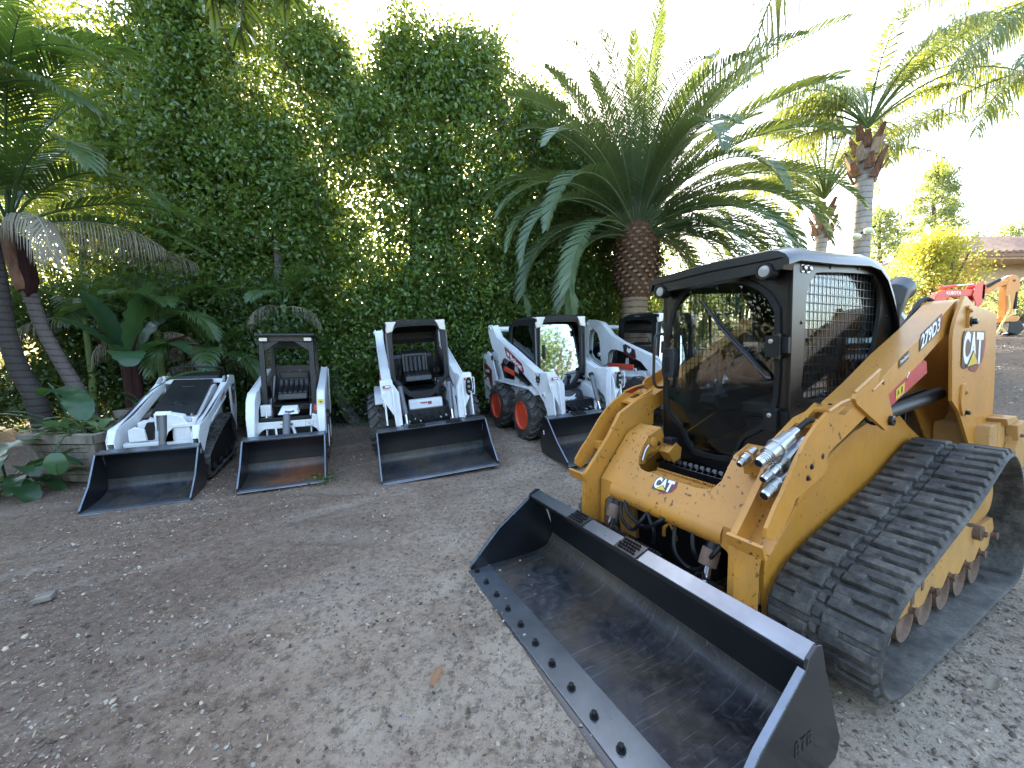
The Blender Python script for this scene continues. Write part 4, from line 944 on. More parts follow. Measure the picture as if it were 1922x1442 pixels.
    for s in (1, -1):
        if kind == 'big':
            m = MB(); m.tube([(-.42, s*(av-.06), 1.03), (.44, s*(av-.06), .98)], .035, 'plastic', 14); m.box((-.38, s*(av-.02), 1.06), (.36, s*(av+.012), .965), 'orange'); m.build('lift_cylinder', R, .005)
        else:
            m = MB(); m.tube([(-.80, s*(av-.07), 1.20), (.45, s*(av-.07), .88)], .032, 'plastic', 14); m.obox((-.18, s*(av-.005), 1.06), (.42, .03, .075), Matrix.Rotation(.16, 3, 'Y'), 'orange'); m.build('lift_cylinder', R, .004)
    # wheels
    for u in (wbh, -wbh):
        for s in (1, -1): make_wheel(R, u-.02, s*face, r, wd, s)
    # tilt cylinders and front
    for s in (1, -1):
        m = MB(); m.tube([(.93, s*.36, .98), (1.13, s*.33, .60)], .036, 'cyl_grey', 16); m.tube([(1.12, s*.33, .62), (1.20, s*.325, .46)], .020, 'chrome', 12); m.tube([(1.21, s*.29, .45), (1.21, s*.37, .45)], .035, 'cyl_grey', 12)
        m.tube([(.93, s*.36, .98), (.90, s*.36, 1.02)], .042, 'plastic', 14); m.build('tilt_cylinder', R)
    m = MB()
    if closed:
        m.prism([(.72, .76), (.80, .74), (.84, .66), (.84, .56), (.72, .54)], 'v', -.26, .26, 'dark_grey')
        d = Decal(m, (.8415, -.17, .555), (0, .30, 0), (0, 0, .16)); bobcat_head(d, 0, 0, 1, 1, 'decal_white', 'decal_black')
    else:
        m.prism([(.70, .75), (.80, .74), (.83, .58), (.74, .565)], 'v', -.245, .255, 'white')
        d = Decal(m, (.826, -.08, .66), (0, .17, 0), (-.01, 0, .05)); d.poly([(0, .55), (.6, .55), (.6, .95), (0, .95)], 'decal_red', 1); d.poly([(.65, .1), (.98, .1), (.98, .95), (.65, .95)], 'decal_red', 1)
    m.build('front_panel', R, .012)
    m = MB(); m.box((.98, -.36, .34), (1.10, .36, .42), 'dark_grey'); m.prism([(1.1, .15), (1.16, .40), (1.24, .42), (1.26, .15)], 'v', -.46, -.42, 'bucket'); m.prism([(1.1, .15), (1.16, .40), (1.24, .42), (1.26, .15)], 'v', .42, .46, 'bucket')
    m.box((1.14, -.44, .12), (1.20, .44, .40), 'bucket')
    for v, z in ((-.28, .47), (-.2, .5), (-.12, .46), (.18, .48), (.26, .5), (.32, .45), (-.34, .62), (.36, .62)): m.tube([(.95, v, z), (1.06, v, z)], .012, 'steel', 10); m.tube([(1.0, v, z), (1.03, v, z)], .018, 'steel', 8)
    for k in range(7): m.tube(smooth_path([(.90, -.34+.1*k, .56), (1.05, -.30+.1*k, .48+.02*(k % 3)), (1.02, -.24+.09*k, .40)], 5), .011, 'plastic', 8)
    m.box((.88, -.09, .36), (1.0, .09, .54), 'plastic'); m.build('quick_coupler', R, .004)
    # cab
    m = MB(); ro = roof; lo = .0
    outl = [(-c, ro-.05), (-c, 1.08), (-.22, .78), (-.09, .71), (.09, .71), (.22, .78), (c, 1.06), (c, ro-.05)]
    ins = [tuple(p) for p in smooth_path([(-.37, 1.74), (-.33, 1.82), (-.26, 1.86), (.26, 1.86), (.33, 1.82), (.37, 1.74), (.385, 1.10), (.34, 1.03), (.20, .86), (.12, .83), (-.12, .83), (-.20, .86), (-.34, 1.03), (-.385, 1.10)], 2, True)]
    m.prism(outl, 'u', cu-.05, cu, 'dark_grey' if not closed else 'plastic', holes=[ins])
    m.prism([(x*1.06, 1.35+(z-1.35)*1.05) for x, z in ins], 'u', cu, cu+.012, 'dark_grey', holes=[[(x*1.005, z) for x, z in ins]])
    sd = [(cu-.02, .95), (cu-.02, ro-.04), (-.25, ro-.05), (-.36, ro-.12), (-.42, ro-.30), (-.44, 1.25), (-.44, 1.0)]
    wn = [tuple(p) for p in smooth_path([(cu-.14, 1.18), (cu-.12, 1.70), (cu-.20, ro-.16), (-.15, ro-.13), (-.27, ro-.20), (-.30, 1.55), (-.27, 1.42)], 3, True)]
    for s in (1, -1): m.prism(sd, 'v', s*c, s*(c-.03), 'plastic', holes=[wn])
    vs = []; rp = [(-c-.005, ro-.09), (-c-.01, ro-.05), (-c+.05, ro-.008), (0, ro+.005), (c-.05, ro-.008), (c+.01, ro-.05), (c+.005, ro-.09), (c-.04, ro-.07), (-c+.04, ro-.07)]; fr = [(cu+.045, -.02), (cu-.03, .0), (-.15, .0), (-.30, -.03), (-.40, -.12), (-.44, -.30)]
    for uu, dz in fr: vs += [(uu, p[0], p[1]+dz) for p in rp]
    n = len(rp); m.add(vs, [(i*n+j, i*n+(j+1) % n, (i+1)*n+(j+1) % n, (i+1)*n+j) for i in range(len(fr)-1) for j in range(n)]+[tuple(range(n))[::-1], tuple((len(fr)-1)*n+j for j in range(n))], 'plastic')
    m.prism([(-c, .95), (-c, 1.35), (c, 1.35), (c, .95)], 'u', -.44, -.41, 'plastic'); m.prism([(-c, ro-.30), (-c, ro-.08), (c, ro-.08), (c, ro-.30)], 'u', -.42, -.39, 'plastic')
    for s in (1, -1): m.box((-.44, s*c, 1.3), (-.38, s*(c-.07), ro-.15), 'plastic')
    m.box((-.42, -c+.02, .80), (cu-.05, c-.02, .84), 'plastic')
    if kind == 'big':
        d = Decal(m, (.05, -c-.011, ro-.065), (.14, 0, 0), (0, .02, .03)); d.text('Bobcat', 0, 0, 1, 1, 'decal_white', 1)
    cab = m.build('cab', R, .006)
    for s in (1, -1):
        q = MB(); q.prism([(cu-.10, ro-.025), (cu+.035, ro-.035), (cu+.05, ro-.19), (cu+.02, ro-.21), (cu-.02, ro-.10), (cu-.10, ro-.08)], 'v', s*(c-.005), s*(c-.035), 'lens_clear')
        P = [(c-.01, ro-.03), (c-.17, ro-.03), (c-.13, ro-.10), (c-.10, ro-.18), (c-.02, ro-.20)]
        q.prism([(s*a, z) for a, z in P], 'u', cu+.0, cu+.050, 'lens_clear'); q.build('headlight', cab, .01)
    for s in (1, -1):
        q = MB()
        if closed and kind != 'big': q.prism(wn, 'v', s*(c-.012), s*(c-.016), 'side_glass'); q.build('side_window', cab, smooth=0)
        q = MB(); screen_panel(q, s*(c-.038), wn, .055, .055); q.build('window_screen', cab, smooth=0)
    for s in (1, -1): q = MB(); q.tube([(cu+.01, s*c, 1.10), (cu+.01, s*c, ro-.2)], .012, 'cyl_grey', 8); q.build('grab_bar', cab)
    if closed:
        gz = MB(); cx = 1.35; G = [(x*.99, cx+(z-cx)*.985) for x, z in ins]; tl = lambda z: -.004-.13*(z-.83)/1.03; gz.loops([(cu+tl(z), x, z) for x, z in G], [(cu+tl(z)-.006, x, z) for x, z in G], 'mirror_glass'); gz.build('windshield', cab, smooth=0)
        gz = MB(); gz.box((cu, -.35, 1.28), (cu+.045, -.31, 1.50), 'plastic'); gz.tube([(cu+.01, .32, 1.02), (cu+.02, .10, 1.0)], .008, 'black', 8)
        for z in (1.0, 1.65): gz.box((cu, .35, z), (cu+.05, .42, z+.10), 'plastic')
        gz.build('door_handle', cab, .006)
    seat(cab, -.10 if cu > .5 else -.18, .95, .22)
    for s in (1, -1):
        q = MB(); q.tube(smooth_path([(.05, s*.30, .90), (.08, s*.31, 1.15), (.14, s*.29, 1.28)], 4), .012, 'plastic', 8); q.tube([(.14, s*.29, 1.26), (.15, s*.285, 1.36)], .02, 'vinyl', 10)
        q.box((-.35, s*.27, 1.08), (.05, s*.38, 1.16), 'plastic'); q.build('control_lever', cab, .004)
    if not closed:
        q = MB(); q.box((.05, .34, .86), (.20, .38, .93), 'orange'); q.build('seat_belt_buckle', cab, .004)
    make_bucket(R, *bkt)
    return R

def build_row():
    g = 'white skid steer loaders parked in front of the hedge'
    R = thing('skid_steer_loader', 'white skid steer loader with open doorless cab showing a black seat, between two other loaders', 'skid steer', pose(-1.541, 6.669, .133, -70.42, -.7, 3.91), group=g)
    skid_steer(R, .732, .48, .39, .46, False, (.732, 1.40, .49, 1.96, -.07), emblem=None, face=.84)
    R = thing('skid_steer_loader', 'white skid steer loader with closed mirror-like windshield and two orange wheel rims showing', 'skid steer', pose(.604, 6.969, .195, -66.29, -1.1, 2.48), group=g)
    skid_steer(R, .761, .55, .40, .60, True, (.761, 1.42, .535, 1.993, .0, 'floor', True, (1.36, -.773, .28)), emblem='S450', face=.73)
    R = thing('skid_steer_loader', 'white skid steer loader half hidden behind the yellow machine, with a curved lift arm', 'skid steer', pose(2.812, 7.984, .251, -66.5, -1.47, -.13), group=g)
    armB = [(-1.27, 1.88), (-1.14, 1.97), (-.92, 1.94), (-.70, 1.90), (-.56, 1.80), (-.36, 1.63), (-.03, 1.49), (.84, 1.23), (1.07, 1.05), (1.25, .80), (1.28, .45), (1.12, .42), (1.05, .70), (.89, .85), (.56, 1.12), (.05, 1.29), (-.16, 1.33), (-.31, 1.33), (-.42, 1.26), (-.46, 1.04), (-.56, .99), (-.66, 1.13), (-.71, 1.49), (-.80, 1.66), (-.95, 1.77), (-1.07, 1.72), (-1.12, 1.60), (-1.14, 1.24), (-.95, 1.05), (-1.10, .95), (-1.28, 1.20), (-1.30, 1.60)]
    skid_steer(R, .86, .59, .43, .62, True, (.86, 1.48, .54, 2.08, .0), kind='big', arm=armB, av=.75, face=.90, c=.48, roof=2.04, upr=[(-1.45, 1.05), (-1.30, 1.20), (-1.0, 1.10), (-.7, 1.0), (.62, .94), (.72, .80), (.40, .72), (-.2, .50), (-.35, .40), (-1.4, .4)])
    build_small_steer(); build_mini_track()

def build_small_steer():
    R = thing('mini_skid_steer', 'narrow white skid steer loader with square open canopy and rust stained bucket', 'skid steer', pose(-3.325, 5.936, .045, -66.9, .17, .5), group='white skid steer loaders parked in front of the hedge')
    b = MB(); b.box((-1.0, -.26, .18), (.66, .26, .62), 'dark_grey')
    for s in (1, -1): b.prism([(-1.0, .3), (-1.02, .80), (.55, .80), (.72, .66), (.74, .3), (.5, .2), (-.8, .2)], 'v', s*.255, s*.275, 'white')
    b.prism([(-.45, .8), (-.48, 1.06), (-.9, 1.04), (-1.02, .9), (-1.02, .6), (-.45, .6)], 'v', -.27, .27, 'white'); b.build('chassis', R, .008)
    p = MB()
    p.prism([(-.42, .42), (-.42, .66), (-.36, .70), (-.35, .62), (.28, .62), (.29, .70), (.40, .66), (.40, .42), (.365, .42), (.33, .49), (.28, .525), (-.28, .525), (-.33, .49), (-.385, .42)], 'u', .74, .77, 'white')
    p.prism([(-.33, .615), (-.33, .67), (.28, .67), (.28, .615)], 'u', .70, .765, 'plastic')
    p.loops([(.50, -.10, .70), (.72, -.13, .70), (.72, .12, .70), (.50, .12, .70)], [(.50, -.10, .80), (.66, -.10, .76), (.66, .10, .76), (.50, .10, .80)], 'white')
    d = Decal(p, (.715, -.06, .705), (0, .14, 0), (-.05, 0, .05)); bobcat_head(d, 0, .1, 1, .9, 'decal_black', 'decal_white')
    d = Decal(p, (.7705, -.10, .555), (0, .12, 0), (0, 0, .035)); d.poly([(0, .6), (.8, .6), (.8, .8), (0, .8)], 'decal_red', 1); d.poly([(1.0, 0), (1.25, 0), (1.25, .9), (1, .9)], 'cyl_grey', 1)
    d = Decal(p, (.7705, .20, .535), (0, .10, 0), (0, 0, .06)); d.poly([(0, 0), (1, 0), (1, 1), (0, 1)], 'cyl_grey', 1); d.poly([(.04, .06), (.96, .06), (.96, .94), (.04, .94)], 'white', 2); d.text('YC', .3, .3, .7, .7, 'cyl_grey', 3)
    p.box((.52, -.34, .68), (.62, -.22, .83), 'white'); p.build('front_panel', R, .006)
    p = MB(); d = Decal(p, (.9005, .375, .84), (0, .075, 0), (-.02, 0, .06)); d.poly([(0, 0), (1, 0), (1, 1), (0, 1)], 'decal_yellow', 1); d.poly([(.5, .15), (.8, .6), (.2, .6)], 'decal_black', 2); p.build('sticker', R, smooth=0)
    m = MB(); m.tube([(.74, -.02, .70), (.92, -.02, .40)], .045, 'cyl_grey', 18); m.tube([(.86, .06, .54), (.95, .10, .44)], .02, 'steel', 10); m.tube([(.86, -.14, .54), (.95, -.12, .44)], .015, 'steel', 10); m.box((.9, -.36, .12), (1.0, .36, .42), 'bucket'); m.build('tilt_cylinder', R, .003)
    for s in (1, -1):
        a = MB()
        out = [(.86, .42), (.90, .70), (.82, .92), (.68, 1.02), (.58, 1.03), (-.72, 1.30), (-.80, 1.28), (-.80, 1.18), (.40, .88), (.62, .76), (.72, .42)]
        a.prism(out, 'v', s*.36, s*.375, 'white'); a.prism(out, 'v', s*.445, s*.46, 'white')
        a.strip([(p[0], p[1]-.012) for p in [(.90, .42), (.90, .70), (.82, .92), (.68, 1.02), (.58, 1.03), (-.72, 1.30)]], 'v', s*.37, s*.45, .010, 'white')
        a.build('lift_arm', R, .005)
        t = MB(); t.prism([(-.85, .5), (-.88, 1.26), (-.68, 1.26), (-.55, .8), (-.5, .5)], 'v', s*.38, s*.39, 'white'); t.prism([(-.85, .5), (-.88, 1.26), (-.68, 1.26), (-.55, .8), (-.5, .5)], 'v', s*.465, s*.475, 'white'); t.box((-.86, s*.39, .5), (-.82, s*.465, 1.2), 'white'); t.build('upright', R, .004)
        for u in (.38, -.38): make_wheel(R, u, s*.47, .30, .17, s, 'white')
    # canopy
    c = MB()
    for s in (1, -1):
        c.box((.38, s*.335, .80), (.46, s*.275, 1.74), 'dark_grey'); c.box((-.46, s*.335, .80), (-.40, s*.275, 1.74), 'dark_grey')
        c.prism([(s*.28, 1.56), (s*.28, 1.72), (s*.10, 1.72), (s*.10, 1.69)], 'u', .40, .44, 'dark_grey'); c.box((-.40, s*.335, .85), (.38, s*.325, 1.05), 'dark_grey')
    c.prism([(-.36, 1.775), (-.35, 1.80), (.35, 1.80), (.36, 1.775)], 'u', -.48, .56, 'dark_grey'); c.box((.36, -.30, 1.70), (.46, .30, 1.775), 'dark_grey'); c.box((-.46, -.30, 1.62), (-.40, .30, 1.775), 'dark_grey')
    c.box((-.45, -.28, .82), (-.43, .28, 1.34), 'dark_grey'); c.box((-.4, -.27, .78), (.45, .27, .80), 'plastic')
    c.prism([(-.10, 1.26), (-.10, 1.14), (-.06, 1.10), (.02, 1.10), (.08, 1.16), (.08, 1.28), (.02, 1.22), (-.05, 1.22)], 'u', -.429, -.426, 'cyl_grey')
    cab = c.build('canopy', R, .005)
    for s in (1, -1):
        q = MB(); screen_panel(q, s*.32, [(-.40, .95), (-.40, 1.72), (.38, 1.72), (.38, .95)], .06, .06); q.build('side_screen', cab, smooth=0)
        q = MB(); q.box((.46, s*.325, 1.69), (.50, s*.215, 1.755), 'plastic'); q.box((.50, s*.318, 1.70), (.508, s*.222, 1.748), 'lens_clear'); q.build('headlight', cab, .006)
    i_ = MB(); i_.prism([(-.28, .84), (-.36, 1.20), (-.30, 1.24), (-.22, 1.20), (-.20, 1.0), (.14, .94), (.16, .84)], 'v', -.20, .20, 'vinyl')
    for k in range(6):
        v = -.17+k*.068; i_.tube(smooth_path([(-.19, v, 1.13), (-.14, v, 1.02), (-.04, v, .97), (.13, v, .93)], 5), .036, 'vinyl', 10)
    i_.box((-.26, -.19, 1.14), (-.20, .19, 1.24), 'vinyl'); i_.build('seat', cab, .02, seg=3)
    q = MB()
    for s in (1, -1): q.tube(smooth_path([(.28, s*.24, .8), (.26, s*.25, 1.05), (.24, s*.27, 1.12)], 4), .010, 'plastic', 8)
    q.tube([(.20, -.26, .8), (.1, -.22, 1.2)], .014, 'cyl_grey', 8); q.build('control_levers', cab)
    q = MB(); q.ball((.66, .345, .74), .035, 'orange', 12); q.box((.62, .31, .74), (.68, .40, .80), 'orange'); q.build('red_coupler_cap', R, .004)
    make_bucket(R, .449, 1.14, .50, 1.595, -.03, 'floor_rust', False)

def build_mini_track():
    R = thing('mini_track_loader', 'low white mini track loader with sloping black hood and no cab, beside the wooden planter', 'track loader', pose(-4.457, 5.208, .19, -66.76, -2.87, -.29)@Matrix.Scale(.86, 4))
    b = MB(); b.prism([(-.95, .15), (-1.0, .55), (-.80, 1.06), (-.60, 1.06), (.20, .70), (.55, .60), (.72, .45), (.72, .18)], 'v', -.30, .30, 'white'); b.box((-.9, -.34, -.02), (.7, .34, .36), 'dark_grey'); b.build('chassis', R, .012)
    h = MB(); h.prism([(-.74, 1.08), (-.74, 1.14), (-.70, 1.155), (.22, .775), (.27, .74), (.25, .70)], 'v', -.27, .27, 'plastic')
    h.prism([(.05, .83), (.05, .852), (-.05, .89), (-.05, .87)], 'v', -.05, .05, 'dark_grey'); h.tube([(-.45, -.08, 1.055), (-.45, .10, 1.055)], .02, 'dark_grey', 10)
    h.build('hood', R, .02, seg=3)
    c = MB(); c.prism([(-.76, 1.08), (-.80, 1.20), (-1.0, 1.26), (-1.05, 1.10), (-.9, 1.0)], 'v', -.33, .33, 'plastic'); c.box((-.78, -.40, 1.08), (-.74, .40, 1.15), 'white')
    c.tube(smooth_path([(-.95, -.36, 1.20), (-.92, -.36, 1.32), (-.92, -.2, 1.345), (-.92, .2, 1.345), (-.92, .36, 1.32), (-.95, .38, 1.20)], 5), .014, 'plastic', 10)
    for k in range(5): c.bolt((-.739, -.26+k*.13, 1.12), 'u', .010, .008, 'steel')
    c.build('control_panel', R, .008)
    for s in (1, -1):
        a = MB()
        out = [(.96, .30), (.98, .55), (.90, .68), (.45, .76), (.30, .80), (-.62, 1.10), (-.78, 1.19), (-.86, 1.19), (-.86, 1.10), (-.70, .98), (.20, .68), (.50, .55), (.66, .42), (.80, .28)]
        a.prism(out, 'v', s*.40, s*.412, 'white'); a.prism(out, 'v', s*.475, s*.487, 'white'); a.strip([(.97, .50), (.90, .67), (.45, .75), (.30, .79), (-.62, 1.09)], 'v', s*.41, s*.477, -.010, 'white')
        a.prism([(.40, .60), (.40, .64), (-.45, .90), (-.45, .86)], 'v', s*.487, s*.50, 'white')
        a.build('lift_arm', R, .005)
        t = MB(); t.prism([(-.86, 1.20), (-1.22, 1.16), (-1.26, .55), (-1.12, .10), (-1.02, .10), (-.98, .45), (-.92, .70)], 'v', s*.44, s*.47, 'white'); to = t.build('upright', R, .005)
        q = MB(); y = s*.471; dx = -1 if s > 0 else 1
        d = Decal(q, (-.93 if s > 0 else -1.22, y, .60), (dx*.28, 0, 0), (0, 0, .42)); d.poly([(.1, .45), (.9, .62), (.95, 1.0), (.3, .98), (.05, .8)], 'decal_black', 1); d.poly([(.1, .42), (.9, .58), (.8, .35), (.5, .05), (.3, .15)], 'decal_red', 1); d.text('100', .3, .72, .75, .88, 'decal_white', 2)
        q.build('badge', to, smooth=0)
        q = MB(); d = Decal(q, (-.18 if s > 0 else -.42, s*.4885, .815 if s > 0 else .90), (dx*.24, 0, -dx*-.0+.085 if s > 0 else -.085), (0, 0, .07)); d.poly([(0, 0), (1, 0), (1, 1), (0, 1)], 'decal_red', 1); d.text('Bobcat', .15, .25, .9, .75, 'decal_white', 2); q.build('arm_badge', R, smooth=0)
    f = MB()
    f.prism([(-.29, .50), (-.29, .66), (-.22, .70), (-.12, .66), (-.10, .50)], 'u', .86, .90, 'white'); f.prism([(.10, .48), (.14, .60), (.20, .66), (.42, .66), (.46, .78), (.40, .80), (.40, .72), (.17, .70), (.17, .48)], 'u', .86, .90, 'white')
    f.loops([(.88, .10, .48), (.88, .13, .86), (.88, .30, .80), (.88, .36, .66), (.88, .40, .48)], [(.80, .10, .48), (.78, .13, .87), (.76, .30, .82), (.78, .36, .66), (.80, .40, .48)], 'white')
    f.loops([(.84, -.02, .86), (.84, .16, .86), (.80, .16, .88), (.78, -.02, .88)], [(.86, -.02, .83), (.86, .16, .83), (.80, .16, .845), (.78, -.02, .845)], 'white'); f.box((.70, -.02, .62), (.86, .0, .86), 'white'); f.box((.80, -.36, .42), (.88, .40, .48), 'white'); f.box((.4, -.30, .60), (.6, .36, .70), 'white')
    f.build('front_frame', R, .008)
    m = MB(); m.tube([(.88, .055, .36), (.80, .055, .83)], .048, 'cyl_grey', 20); m.prism([(-.20, .50), (-.10, .74), (-.03, .74), (-.05, .50)], 'u', .80, .86, 'plastic'); m.tube([(.84, -.14, .50), (.78, -.08, .72)], .016, 'chrome', 10); m.build('tilt_cylinder', R)
    m = MB(); m.ball((.80, .39, .74), .028, 'orange', 12); m.ball((.82, .385, .68), .028, 'orange', 12); m.tube([(.80, .39, .77), (.72, .36, .80)], .02, 'steel', 10); m.build('red_coupler_cap', R)
    tp = smooth_path([(.78, -.02), (.77, .10), (.68, .24), (.1, .42), (-.52, .56), (-.66, .53), (-.84, .30), (-.92, .0), (-.88, -.12), (-.76, -.17), (0, -.17), (.62, -.17), (.74, -.13)], 5, True)
    for s in (1, -1):
        t = MB(); track_belt(t, tp, s*.34, s*.53, .014, .020, .085, fine=False); t.build('track', R, .0)
        t = MB(); t.prism([(.65, -.02), (.60, .18), (-.50, .44), (-.62, .40), (-.80, .05), (-.7, -.08), (.55, -.08)], 'v', s*.40, s*.50, 'plastic')
        for i in range(4): t.lathe((.45-i*.33, s*.50, -.06), 'v', [(0, .07), (s*.012, .065)], 'dark_grey', 16)
        t.build('track_frame', R, .005)
    make_bucket(R, .517, 1.10, .46, 1.608, -.15, 'floor', False, (1.12, .528, .33))
# ================================================================ ground
def build_ground():
    def axis(lo, hi, n, k):
        t = np.linspace(-1, 1, n); v = np.sinh(t*k)/math.sinh(k); return np.where(v < 0, -v*lo, v*hi)
    xs = axis(-120, 160, 620, 5.2); ys = axis(-60, 180, 620, 5.4)+2.5
    X, Y = np.meshgrid(xs, ys); Z = np.zeros_like(X); ss = lambda t: (lambda q: q*q*(3-2*q))(np.clip(t, 0, 1))
    Z += .17*ss((Y-4.6+.35*(X+1))/2.2)*ss((X+4.2)/3.0)
    s = .75*X+.66*Y-7.3; sp = np.clip(s, 0, 22); Z += .165*sp*sp/(sp+1.5)+np.clip(s-22, 0, None)*.05
    near = np.exp(-((X/9)**2+((Y-3)/9)**2)); nz = np.zeros_like(X)
    idx = np.argwhere(near > .02)
    for i, j in idx:
        x, y = X[i, j], Y[i, j]; nz[i, j] = noise.noise((x*.9, y*.9, 0))*.016+noise.noise((x*3.1, y*3.1, 3))*.010+noise.noise((x*9, y*9, 7))*.007+noise.noise((x*24, y*24, 2))*.004
    uc = (X-1.812)*-.886+(Y-2.767)*-.463; vc = (X-1.812)*.463+(Y-2.767)*-.886; clear = np.maximum(np.clip((uc-2.1)/.35, 0, 1), np.clip((np.abs(vc)-1.15)/.3, 0, 1)); clear = np.maximum(clear, np.clip((-uc-2)/.4, 0, 1)); rut = np.zeros_like(X)
    for cx, cy, R, a0, a1 in ((-7.0, 9.5, 7.6, -70, 5), (-7.0, 9.5, 8.9, -70, 5), (4.5, -5.5, 8.6, 95, 160), (4.5, -5.5, 9.9, 95, 160), (-2.2, -4.0, 7.3, 60, 125), (-2.2, -4.0, 8.4, 60, 125)):
        r = np.hypot(X-cx, Y-cy); an = np.degrees(np.arctan2(Y-cy, X-cx)); w = np.clip((an-a0)/14, 0, 1)*np.clip((a1-an)/14, 0, 1)*clear*(.55+.45*np.sin(X*2.1+Y*1.3))*np.clip((9-Y)/1, 0, 1)*np.clip((5.0-Y)/.6, .0, 1)
        d = r-R; band = np.exp(-(d/.11)**4)*w; rut = np.maximum(rut, band)
        Z += band*(-.014+.0045*np.sin(np.radians(an)*R*2*math.pi/.085+np.abs(d)*26))+.012*np.exp(-((np.abs(d)-.20)/.06)**2)*w
    Z += nz*(.35+.5*clear)-.016
    # mound and wheel ruts on the slope behind the yellow machine
    V = np.stack([X, Y, Z], -1).reshape(-1, 3); n, m = X.shape
    a = (np.arange(n-1)[:, None]*m+np.arange(m-1)[None]).ravel(); F = np.stack([a, a+1, a+m+1, a+m], 1)
    o = np_mesh('ground', V, F, 'ground', attr=rut.ravel()[F[:, 0]], smooth=True); tag(o, kind='structure')
    # chips and stones
    def scatter(name, n, kind, sizes, mat, region, flat):
        P = []; Fc = []; A = []; c = 0
        while c < n:
            x = rng.uniform(*region[0]); y = rng.uniform(*region[1])
            if region[0][0] < 0 and rng.random() > 1/(1+(max(0, y-1)/2.6)**1.2): continue
            z = ground_z(x, y)-.016+.6*(noise.noise((x*.9, y*.9, 0))*.016+noise.noise((x*3.1, y*3.1, 3))*.010+noise.noise((x*9, y*9, 7))*.007)
            d = noise.noise((x*.7, y*.7, 12))+.45*noise.noise((x*2.4, y*2.4, 5))
            if rng.random() > .45+d*1.1: continue
            sz = sizes[0]+(sizes[1]-sizes[0])*rng.random()**3.2
            a = rng.uniform(0, 6.28); asp = rng.uniform(.25, .8) if kind == 'chip' else rng.uniform(.6, 1)
            ca, sa = math.cos(a), math.sin(a); tl = rng.normal(0, .25, 2); k = 5 if kind == 'chip' else 6
            b = len(P); top = sz*flat*rng.uniform(.6, 1.3); th = rng.uniform(-.25, .25, k); q = rng.uniform(.75, 1.15, k)
            for h, rr in ((-.2, 1.0), (1.0, .82 if kind == 'chip' else .6)):
                for i in range(k):
                    t = 6.283*i/k+th[i]; lx = math.cos(t)*sz*.5*rr*q[i]; ly = math.sin(t)*sz*.5*asp*rr*q[i]
                    P.append((x+lx*ca-ly*sa, y+lx*sa+ly*ca, z+.003+top*h+lx*tl[0]+ly*tl[1]))
            r = rng.random(); n_ = k-2
            for i in range(1, k-1): Fc.append((b+k, b+k+i, b+k+i+1)); A.append(r)
            for i in range(k):
                j = (i+1) % k; Fc.append((b+i, b+j, b+k+j)); Fc.append((b+i, b+k+j, b+k+i)); A += [r, r]
            c += 1
        o = np_mesh(name, P, Fc, mat, A); return o
    tag(scatter('wood_chips', 60000, 'chip', (.005, .036), 'chip', ((-8, 9), (.5, 9)), .14), 'pale wood chips and bark scattered over the dirt yard', 'wood chips', kind='stuff')
    tag(scatter('gravel', 9000, 'stone', (.01, .06), 'stone', ((5, 15), (4, 15)), .4), 'stones on the brown dirt bank rising behind the yellow machine', 'gravel', kind='stuff')
    tag(scatter('gravel', 15000, 'stone', (.005, .028), 'stone', ((-8, 11), (.5, 10)), .38), 'small grey gravel stones lying loose on the dirt yard', 'gravel', kind='stuff')
# ================================================================ plants
def leaf_cloud(name, centers, per, spread, size, mat, parent=None, up=.5, asp=.5, cluster_rnd=.6, fold=.25):
    """centers (K,3) twig tips; per leaves around each; every leaf a folded diamond of two faces"""
    C = np.repeat(np.asarray(centers), per, axis=0); n = len(C)
    P = C+rng.normal(0, 1, (n, 3))*np.asarray(spread)
    d = rng.normal(0, 1, (n, 3)); d[:, 2] -= .35; d /= np.linalg.norm(d, axis=1)[:, None]          # leaf axis, drooping a little
    nn = rng.normal(0, 1, (n, 3)); nn[:, 2] += up*2; nn -= d*(nn*d).sum(1)[:, None]; nn /= np.linalg.norm(nn, axis=1)[:, None]
    sd = np.cross(d, nn); L = size*rng.uniform(.6, 1.25, (n, 1)); w = L*asp*.5
    a = P; m = P+d*L*.45; t = P+d*L; l = m+sd*w+nn*w*fold; r = m-sd*w+nn*w*fold
    V = np.stack([a, l, t, r], 1).reshape(-1, 3); i = np.arange(n)*4
    F = np.concatenate([np.stack([i, i+2, i+1], 1), np.stack([i, i+3, i+2], 1)])
    cr = np.repeat(rng.random(len(centers)), per)*cluster_rnd+rng.random(n)*(1-cluster_rnd)
    return np_mesh(name, V, F, mat, np.concatenate([cr, cr]), parent)
def blob_points(blobs, n, seed=0, thr=-.08, gaps=(), shell=.55, fr=.9, puff=0):
    """points in the outer part of ellipsoids (c, r3), thinned by noise into clumps and holes"""
    w = np.array([(b[1][0]*b[1][1]*b[1][2])**(2/3) for b in blobs]); w /= w.sum(); out = []
    while len(out) < n:
        k = rng.choice(len(blobs), p=w); c, r = blobs[k]; d = rng.normal(0, 1, 3); d /= np.linalg.norm(d)
        q = shell+(1-shell)*rng.random()**.6; p = np.array(c)+d*np.array(r)*q*(1+.22*noise.noise(Vector(d)*2.3+Vector((seed, k, 0))))
        if noise.noise((p[0]*fr, p[1]*fr, p[2]*fr+seed)) < thr: continue
        if any(((p[0]-g[0])**2+(p[2]-g[2])**2)/g[3]**2 < 1 and rng.random() < g[4] for g in gaps): continue
        if p[2] < .28: continue
        if puff:
            o = p-np.array(c); o /= np.linalg.norm(o)+1e-6; p = p+o*rng.uniform(-.12, .28); sg = rng.uniform(.10, .22)
            for _ in range(puff): out.append(p+rng.normal(0, sg, 3)*np.array((1, 1, 1.25)))
            continue
        out.append(p)
    return np.array(out[:n])
